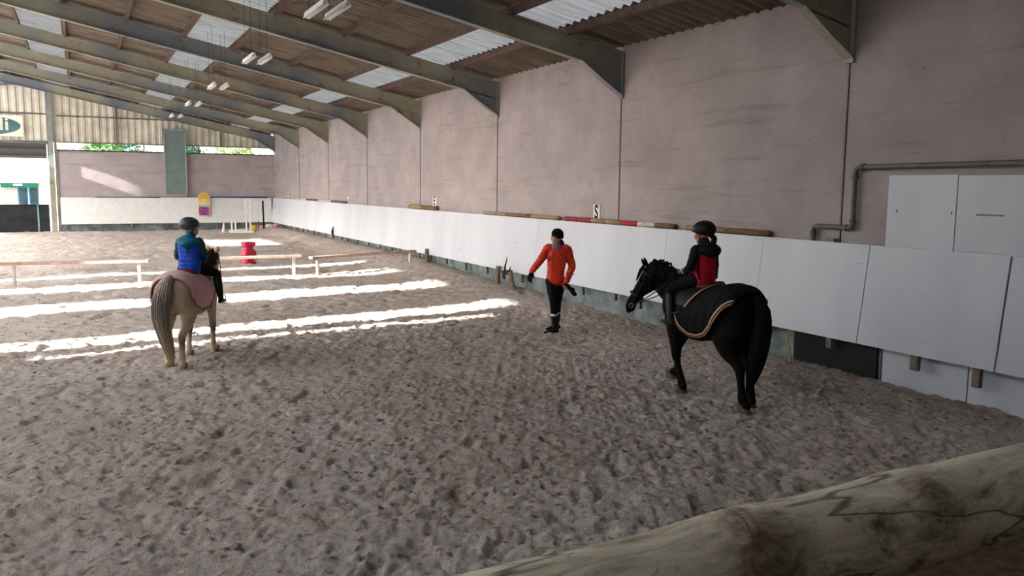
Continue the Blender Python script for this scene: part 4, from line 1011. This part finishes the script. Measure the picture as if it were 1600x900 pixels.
def instructor():
    """standing, body to the camera's left; local X = right in the picture, Y = away"""
    root = empty('person', (7.13, 12.32, gz(7.13, 12.32)-.005), -R(30.1), 'standing person in orange quilted jacket and black beanie, one gloved arm held out', 'person')
    sR, eR, wR = V3(-.085,.02,1.455), V3(-.235,-.04,1.235), V3(-.375,-.09,1.055)
    sL, eL, wL = V3(.235,.0,1.44), V3(.325,.03,1.16), V3(.232,-.15,.90)
    hR, kR, aR = V3(-.035,-.01,.90), V3(.02,-.10,.50), V3(.045,-.06,.11)
    hL, kL, aL = V3(.125,.03,.90), V3(.085,.06,.50), V3(.075,.16,.14)
    hc = V3(.052,-.015,1.655)
    body = bmesh.new(); q, r = head(body, hc, R(66), R(2), 1.04)
    limb(body, [(V3(.07,.01,1.40), .075,.065), (V3(.068,.005,1.50), .056,.056), (V3(.062,0,1.60), .053,.056)], ref=(1,0,0))
    limb(body, [(V3(.045,0,.88), .13,.10), (V3(.05,0,1.08), .12,.09), (V3(.07,0,1.30), .145,.10), (V3(.075,0,1.43), .13,.07)], ref=(1,0,0))
    for a, b, c, d_ in ((sR, eR, wR, 1), (sL, eL, wL, -1)):
        limb(body, [(a, .05), (a.lerp(b,.5), .042), (b, .037), (b.lerp(c,.4), .036), (c, .024)], ref=(0,1,0))
        limb(body, [(V3(.07,0,1.42), .06), (a, .052)], ref=(0,1,0))
    hand(body, wR, (-.22,-.05,-1), (1,-.45,.0), .30, 1.0)
    hand(body, wL, (-.28,-.12,-.85), (-1,-.2,.1), .75, .98)
    for a, b, c in ((hR, kR, aR), (hL, kL, aL)):
        limb(body, [(a, .08), (a.lerp(b,.5), .066), (b, .050), (b.lerp(c,.35), .048), (c, .033)], ref=(1,0,0))
    b_ = baked('body', body, SKIN, root, .0062, 3)
    face_parts(root, q, r, .98, MT['black'])
    # orange jacket
    j = bmesh.new()
    limb(j, [(V3(.045,0,.895), .158,.125), (V3(.043,0,.96), .157,.125), (V3(.05,0,1.08), .146,.118), (V3(.06,0,1.22), .163,.125), (V3(.072,.0,1.36), .176,.122), (V3(.075,.0,1.44), .155,.095), (V3(.07,0,1.495), .088,.078)], ref=(1,0,0), seg=30, power=2.3)
    for a, b, c in ((sR, eR, wR), (sL, eL, wL)):
        limb(j, [(a.lerp(V3(.07,0,1.40),.35), .085,.085), (a, .084,.084), (a.lerp(b,.5), .072,.072), (b, .064,.064), (b.lerp(c,.5), .058,.058), (c+(c-b).normalized()*(-.02), .047,.047)], ref=(0,1,0), seg=18)
    orange, t, b = nodes('orange_nylon', .48, .35); col = ramp(t, nz(t, 5, 4, coord(t), .5), [(.3, lin((204,44,24))), (.7, lin((236,66,34)))])
    t.links.new(col, b.inputs['Base Color']); bump(t, b, nz(t, 30, 4, coord(t, (1,1,2)), .6), .5, .01)
    jk = baked('jacket', j, orange, root, .0085, 3, quilt(.052, .010))
    for p, l in ((V3(.055,-.125,1.30), 0), (V3(.05,-.124,1.15), 0)): pass
    bm = bmesh.new(); limb(bm, [(V3(.01,-.118,1.43), .004), (V3(-.01,-.135,1.25), .004), (V3(-.02,-.138,1.08), .004), (V3(-.02,-.136,.91), .004)], ref=(1,0,0), seg=6); obj('zip', bm, simple('dark_zip', (90,24,20), .6, .1), jk, True)
    bm = bmesh.new(); limb(bm, [(V3(.13,-.128,1.40), .004), (V3(.17,-.135,1.32), .005), (V3(.20,-.128,1.24), .004)], ref=(1,0,0), seg=6); obj('cord', bm, tan, jk, True)
    bm = bmesh.new(); limb(bm, [(V3(-.06,-.125,1.33), .012,.004), (V3(-.058,-.13,1.25), .012,.004)], ref=(1,0,0), seg=8); obj('tab', bm, simple('brown_tab', (120,60,30), .6, .1), jk, True)
    bm = bmesh.new(); limb(bm, [(V3(.0,-.01,1.475), .09,.085), (V3(.065,.0,1.485), .098,.095), (V3(.070,.015,1.525), .088,.085)][1:], ref=(1,0,0), seg=20); 
    limb(bm, [(V3(.13,.05,1.48), .05,.045), (V3(.145,.05,1.54), .045,.04), (V3(.13,.05,1.59), .03,.03)], ref=(1,0,0), seg=12)
    baked('hood', bm, MT['black'], root, .01, 3)
    bm = bmesh.new(); limb(bm, [(V3(.055,-.03,1.485), .086,.080), (V3(.052,-.026,1.515), .082,.078), (V3(.052,-.016,1.545), .066,.066)], ref=(1,0,0), seg=20); baked('neck_warmer', bm, simple('grey_fleece', (126,122,116), .9, .2, 20, .3), root, .009, 2)
    # beanie
    bm = bmesh.new(); rr = Matrix.Rotation(R(66), 3, 'Z') @ Matrix.Rotation(R(12), 3, 'X')
    c = hc+V3(.016,.0,.054)
    ball(bm, c, (.096,.108,.096), rr, 24)
    rim = [(c+rr @ V3(0,-.022,-.060), rr @ V3(1,0,0), rr @ V3(0,1,0), .088,.088), (c+rr @ V3(0,-.010,-.02), rr @ V3(1,0,0), rr @ V3(0,1,0), .098,.106)]
    loft(bm, rim, 24); 
    me = baked('beanie', bm, simple('black_knit', (20,20,22), .95, .3, 40, .5, .1), root, .008, 2)
    # gloves: one worn, one carried
    bm = bmesh.new(); hand(bm, wR, (-.22,-.05,-1), (1,-.45,.0), .30, 1.12, 1, r=.0135); limb(bm, [(wR+V3(.012,.0,.02), .038,.038), (wR+V3(0,0,-.02), .038,.034)], ref=(0,1,0)); baked('glove', bm, MT['black'], root, .0065, 2)
    # breeches
    bm = bmesh.new(); limb(bm, [(V3(.045,0,.80), .125,.10), (V3(.045,0,.86), .142,.108), (V3(.045,0,.92), .136,.102)], ref=(1,0,0), seg=24)
    for a, b, c in ((hR, kR, aR), (hL, kL, aL)):
        c2 = b.lerp(c, .36); limb(bm, [(a, .098,.105), (a.lerp(b,.5), .084,.090), (b, .066,.068), (c2, .063,.066)], ref=(1,0,0), seg=18)
    baked('breeches', bm, MT['black'], root, .0085, 3, wrinkle(.006))
    for a, b, c, dx in ((hR, kR, aR, -.02), (hL, kL, aL, .0)):
        bm = bmesh.new(); p0 = b.lerp(c, .34); p1 = b.lerp(c, .55); limb(bm, [(p0, .060,.064), (p1, .058,.060)], ref=(1,0,0), seg=16); baked('sock', bm, simple('pale_sock', (226,226,224), .9, .1, 20, .2), root, .008, 2)
        bm = bmesh.new(); limb(bm, [(b.lerp(c,.50), .062,.064), (b.lerp(c,.75), .058,.062), (c, .045,.048), (V3(c.x,c.y,.06), .043,.052)], ref=(1,0,0), seg=16)
        zf = c.z-.11; limb(bm, [(V3(c.x+.035,c.y+.02,.045+zf), .042,.040), (V3(c.x-.04,c.y-.04,.045+zf), .045,.040), (V3(c.x-.12,c.y-.10,.032+zf), .044,.030), (V3(c.x-.17,c.y-.135,.026+zf), .030,.022)], ref=(.6,-.8,0), seg=16)
        bt = baked('boot', bm, MT['blackshine'], root, .008, 2)
    return root, wL
ins, wL_ = instructor()
# glove carried in the bare hand
g = empty('riding_glove', ins.matrix_basis @ V3(.24,-.14,.84), -R(30.1), 'loose black glove hanging from the bare hand of the person in orange', 'glove')
bm = bmesh.new(); hand(bm, V3(.05,.0,-.05), (.62,.02,-.75), (.7,.1,.6), .15, 1.0, 1, r=.011); limb(bm, [(V3(-.04,-.02,.03), .03,.018), (V3(.02,.0,-.02), .038,.02), (V3(.06,.0,-.06), .038,.02)], ref=(.7,.1,.6))
baked('glove_hand', bm, MT['black'], g, .0065, 2)

def rider(name, horse_root, P, f, zs, s, label, turn, cols, head_yaw, lean=0.0):
    """seated rider: local +Y forward like the pony"""
    root = empty(name, horse_root.matrix_basis @ Vector((0, P(0, f, 0).y, zs)), horse_root.rotation_euler.z, label, 'person')
    Q = lambda x, y, z: Vector((x, y+lean*z, z))*s
    hc = Q(0, .03, .585)
    body = bmesh.new(); q, r = head(body, hc, R(head_yaw), R(-4), 1.0*s**.5)
    hs_ = 1.0*s**.5
    limb(body, [(Q(0,0,.40), .06*s,.055*s), (Q(0,.01,.48), .046*s,.046*s), (Q(0,.02,.56), .045*s,.048*s)], ref=(1,0,0))
    limb(body, [(Q(0,0,.05), .12*s,.09*s), (Q(0,0,.2), .10*s,.08*s), (Q(0,0,.36), .12*s,.08*s), (Q(0,0,.42), .09*s,.06*s)], ref=(1,0,0))
    arms, legs_ = [], []
    for sx in (-1, 1):
        sh, el, wr = Q(sx*.135,.0,.395), Q(sx*.195,.035,.185), Q(sx*.075,.245,.125)
        arms.append((sh, el, wr)); limb(body, [(sh, .04*s), (el, .032*s), (wr, .021*s)], ref=(0,0,1)); limb(body, [(Q(0,0,.39), .05*s), (sh, .042*s)], ref=(0,1,0))
        hand(body, wr, (-sx*.25, .85, -.25), (0,.1,1), .95, .82*s, sx*-1)
        hp, kn, an = Q(sx*.085,.02,.05), Q(sx*.265,.28,-.09), Q(sx*.36,.15,-.415)
        legs_.append((hp, kn, an)); limb(body, [(hp, .07*s), (hp.lerp(kn,.5), .06*s), (kn, .045*s), (kn.lerp(an,.35), .042*s), (an, .024*s)], ref=(1,0,0))
        limb(body, [(an, .024*s), (an+V3(0,.08*s,-.055*s), .016*s)], ref=(1,0,0))
    baked('body', body, SKIN, root, .0062, 3)
    face_parts(root, q, r, hs_, cols['hair'])
    j = bmesh.new(); cb = cols.get('bulk', 1.0)
    limb(j, [(Q(0,-.01,.02), .145*s*cb,.115*s*cb), (Q(0,-.01,.10), .148*s*cb,.118*s*cb), (Q(0,-.005,.22), .142*s*cb,.115*s*cb), (Q(0,0,.34), .155*s*cb,.115*s*cb), (Q(0,0,.41), .125*s*cb,.09*s*cb), (Q(0,.005,.455), .075*s,.07*s)], ref=(1,0,0), seg=28, power=2.3)
    jk = baked('vest' if 'vest' in cols else 'jacket', j, cols['torso'], root, .0085, 3, quilt(.06, .007) if cols.get('quilt') else wrinkle(.006))
    sl_ = bmesh.new()
    for sh, el, wr in arms:
        limb(sl_, [(sh.lerp(Q(0,0,.38),.25), .068*s,.068*s), (sh, .066*s,.066*s), (sh.lerp(el,.5), .056*s,.056*s), (el, .053*s,.053*s), (el.lerp(wr,.6), .045*s,.045*s), (wr-(wr-el).normalized()*.01, .036*s,.036*s)], ref=(0,0,1), seg=16)
    baked('sleeves', sl_, cols['sleeve'], root, .0085, 3, wrinkle(.006))
    bm = bmesh.new()
    limb(bm, [(Q(0,.005,.425), .10*s,.095*s), (Q(0,.01,.455), .085*s,.085*s), (Q(0,.015,.49), .072*s,.075*s)], ref=(1,0,0), seg=20)
    if cols.get('hood'):
        limb(bm, [(Q(-.12,-.06,.40), .05*s,.04*s), (Q(-.07,-.135,.40), .055*s,.05*s), (Q(0,-.155,.38), .06*s,.06*s), (Q(.07,-.135,.40), .055*s,.05*s), (Q(.12,-.06,.40), .05*s,.04*s)], ref=(0,0,1), seg=14)
        ball(bm, Q(0,-.085,.44), (.115*s,.075*s,.06*s), None)
        ball(bm, Q(0,-.12,.38), (.095*s,.05*s,.07*s), None)
    baked('hood' if cols.get('hood') else 'collar', bm, cols['hoodmat'], root, .009, 3, wrinkle(.005))
    # legs
    bm = bmesh.new(); limb(bm, [(Q(-.05,0,.03), .10*s,.10*s), (Q(.05,0,.03), .10*s,.10*s)], ref=(0,1,0))
    for hp, kn, an in legs_: limb(bm, [(hp, .088*s,.095*s), (hp.lerp(kn,.5), .076*s,.082*s), (kn, .056*s,.058*s), (kn.lerp(an,.4), .054*s,.056*s), (kn.lerp(an,.9), .040*s,.042*s)], ref=(1,0,0), seg=18)
    baked('breeches', bm, cols['legs'], root, .0085, 3, wrinkle(.005))
    for hp, kn, an in legs_:
        bm = bmesh.new(); limb(bm, [(kn.lerp(an,.22), .060*s,.062*s), (kn.lerp(an,.6), .055*s,.057*s), (an, .040*s,.042*s), (an+V3(0,-.005,-.045)*s, .038*s,.042*s)], ref=(1,0,0), seg=16)
        limb(bm, [(an+V3(0,-.035,-.055)*s, .034*s,.030*s), (an+V3(0,.05,-.055)*s, .040*s,.032*s), (an+V3(0,.125,-.06)*s, .040*s,.024*s), (an+V3(0,.165,-.06)*s, .028*s,.018*s)], ref=(1,0,0), seg=14)
        baked('boot', bm, MT['blackshine'], root, .008, 2)
    # helmet
    hm = cols['helmet']; m3 = r; cc_ = q(0,-.012,.052)
    bm = bmesh.new(); ball(bm, cc_, (.118*hs_,.142*hs_,.112*hs_), m3, 28)
    lo = [v for v in bm.verts if (m3.inverted() @ (v.co-cc_)).z+(m3.inverted() @ (v.co-cc_)).y*-.25 < -.062*hs_]; bmesh.ops.delete(bm, geom=lo, context='VERTS')
    bmesh.ops.holes_fill(bm, edges=bm.edges)
    hh = obj('helmet', bm, hm, root, True)
    bm = bmesh.new(); tip = [(q(math.sin(a)*.085, .075+math.cos(a)*.065, .045-.012*math.cos(a))) for a in [R(-80+16*k) for k in range(11)]]
    base_ = [(q(math.sin(a)*.100, .045+math.cos(a)*.05, .052)) for a in [R(-80+16*k) for k in range(11)]]
    up_ = m3 @ V3(0,0,.006)
    va = [bm.verts.new(p) for p in tip]; vb = [bm.verts.new(p) for p in base_]; vc = [bm.verts.new(p+up_) for p in tip]; vd = [bm.verts.new(p+up_) for p in base_]
    for k in range(10):
        for A_, B_ in ((va, vb), (vd, vc), (vc, va), (vb, vd)): bm.faces.new((A_[k], A_[k+1], B_[k+1], B_[k]))
    bm.faces.new((va[0], vb[0], vd[0], vc[0])); bm.faces.new((va[-1], vc[-1], vd[-1], vb[-1]))
    obj('peak', bm, hm, hh)
    bm = bmesh.new(); limb(bm, [(q(0,-.12,.02), .03,.006), (q(0,-.13,.06), .03,.006)], ref=tuple(m3 @ V3(1,0,0)), seg=8); obj('rear_band', bm, hm, hh, True)
    for sx in (-1, 1):
        bm = bmesh.new(); limb(bm, [(q(sx*.084,.02,.02), .006), (q(sx*.070,.035,-.06), .006), (q(0,.062,-.108), .006)], ref=(1,0,0), seg=6); obj('chin_strap', bm, MT['black'], hh, True)
    return root, Q, q, r, arms, legs_
navy = simple('navy_cloth', (24,29,38), .8, .25, 12, .3, .15)
redv = simple('red_fleece', (186,24,44), .8, .2, 10, .3, .15)
tealc = simple('teal_nylon', (0,96,128), .6, .25, 8, .3); bluec = simple('blue_nylon', (14,70,180), .6, .25, 8, .3); dteal = simple('dark_teal_nylon', (4,62,74), .6, .25, 8, .3)
rb, QB, qB, rB, aB, lB = rider('person', blackhorse, PB, .09, 1.365, 1.0, 'young rider in a red vest with dark sleeves and black helmet on the black pony', 0,
    {'hair': MT['black'], 'torso': redv, 'vest': 1, 'sleeve': navy, 'hood': True, 'hoodmat': navy, 'legs': MT['black'], 'helmet': simple('black_helmet', (16,16,18), .55, .2, 6, 0, .3)}, 38)
for sx in (-1, 1):
    bm = bmesh.new(); limb(bm, [(QB(sx*.145,-.065,.36), .02,.006), (QB(sx*.155,-.06,.20), .022,.006), (QB(sx*.13,-.08,.06), .02,.006)], ref=(1,0,0), seg=8); obj('dark_panel', bm, navy, rb, True)
bm = bmesh.new(); ball(bm, QB(-.205,.005,.33), (.006,.024,.024), None, 14); obj('arm_badge', bm, simple('grey_badge', (128,128,134), .6, .1), rb, True)
# ponytail hair under the helmet
bm = bmesh.new(); limb(bm, [(qB(0,-.09,-.02), .03), (qB(0,-.125,-.06), .034), (QB(0,-.13,.46), .034), (QB(0,-.15,.42), .012)], seg=12); obj('hair', bm, MT['black'], rb, True)
rg2, QG, qG, rG, aG, lG = rider('person', greypony, PG, .10, 1.285, 1.0, 'small child in a blue jacket with teal hood and dark helmet on the cream pony', 0,
    {'hair': MT['black'], 'torso': bluec, 'sleeve': dteal, 'hood': True, 'hoodmat': tealc, 'bulk': 1.08, 'quilt': 1, 'legs': MT['black'], 'helmet': simple('slate_helmet', (52,58,66), .4, .15, 6, 0, .5)}, -66)
bm = bmesh.new(); limb(bm, [(QG(0,-.135,.36), .022,.008), (QG(0,-.142,.26), .022,.008)], ref=(1,0,0), seg=8); obj('teal_panel', bm, tealc, rg2, True)
bm = bmesh.new(); ball(bm, qG(0,.062,-.055), (.050,.050,.042), rG, 16); obj('face_mask', bm, simple('pale_blue_mask', (130,170,214), .8, .08), rg2, True)
bm = bmesh.new(); ball(bm, qG(-.06,-.105,.10), (.008,.008,.008), None, 8); obj('helmet_badge', bm, MT['white'], rg2, True)

# reins, stirrups: held or hung, belong to the tack of each pony
def tack(hroot, rroot, P, hx, arms, legs_, reinm, inner):
    inv = hroot.matrix_basis.inverted() @ rroot.matrix_basis
    for k, sx in enumerate((-1, 1)):
        wr = inv @ (arms[k][2]+V3(-sx*.02,.07,-.02)); bit = hx(.335, -.03, sx*.05); mid = (wr+bit)/2+V3(sx*.06,0,-.05)
        bm = bmesh.new(); limb(bm, [(bit, .006,.003), (mid, .007,.003), (wr, .007,.003), (inv @ (arms[k][2]+V3(-sx*.07,.06,-.10)), .006,.003)], ref=(0,0,1), sub=6, seg=6, round_ends=False); obj('rein', bm, reinm, hroot, True)
        an = inv @ legs_[k][2]; bm = bmesh.new()
        top_ = P(-sx*.19, .14, .90); limb(bm, [(top_, .004,.011), (P(-sx*.245, .12, .76), .004,.011), (an+V3(sx*.015, .03, .06), .004,.010)], ref=(1,0,0), sub=4, seg=6, round_ends=False); st = obj('stirrup_leather', bm, reinm, hroot, True)
        c = an+V3(0, .065, -.02); pts = [c+V3(0,0,.08), c+V3(.045,0,.04), c+V3(.055,0,-.065), c+V3(-.055,0,-.065), c+V3(-.045,0,.04), c+V3(0,0,.08)]
        bm = bmesh.new(); tube(bm, pts, .006, 8); obj('stirrup_iron', bm, MT['metal'], st, True)
        bm = bmesh.new(); limb(bm, [(inv @ (legs_[k][1]+V3(sx*.0,-.05,-.0)), .0)]*0 or [(P(-sx*.235,.05,.70), .004,.018), (P(-sx*.225,.05,.58), .004,.018), (P(-sx*.12,.06,.505), .004,.018), (P(0,.06,.488), .004,.018)], ref=(1,0,0), seg=6, sub=4, round_ends=False); obj('girth', bm, reinm, hroot, True)
tack(blackhorse, rb, PB, hxB, aB, lB, simple('dark_rein', (58,48,44), .6, .3, 20), 0)
tack(greypony, rg2, PG, hxG, aG, lG, tackb, 0)
# saddle cloth edges on the black pony, cream and tan
for (u_, mm) in ((.0, simple('cream_binding', (206,186,170), .8, .1)), (.014, simple('tan_binding', (150,90,70), .8, .1))):
    bm = bmesh.new(); pts = []
    for k in range(-12, 13):
        t = k/12; a = t*1.25; f = -.115-u_+.16*abs(t)**1.2; pts.append((surfB(f, a, .045), .008))
    limb(bm, pts, ref=(0,1,0), sub=1, seg=8, smooth=False); obj('saddle_cloth_edge', bm, mm, blackhorse, True)
bm = bmesh.new(); prev = None
for k in range(-14, 15):
    row = [bm.verts.new(surfB(-.115+.16*abs(k/14)**1.2+(.30-.10*abs(k/14))*i/8, k/14*1.25, .038)) for i in range(9)]
    if prev:
        for i in range(8): bm.faces.new((prev[i], prev[i+1], row[i+1], row[i]))
    prev = row
sc = obj('saddle_cloth', bm, tackb, blackhorse, True); m_ = sc.modifiers.new('s', 'SOLIDIFY'); m_.thickness = .012
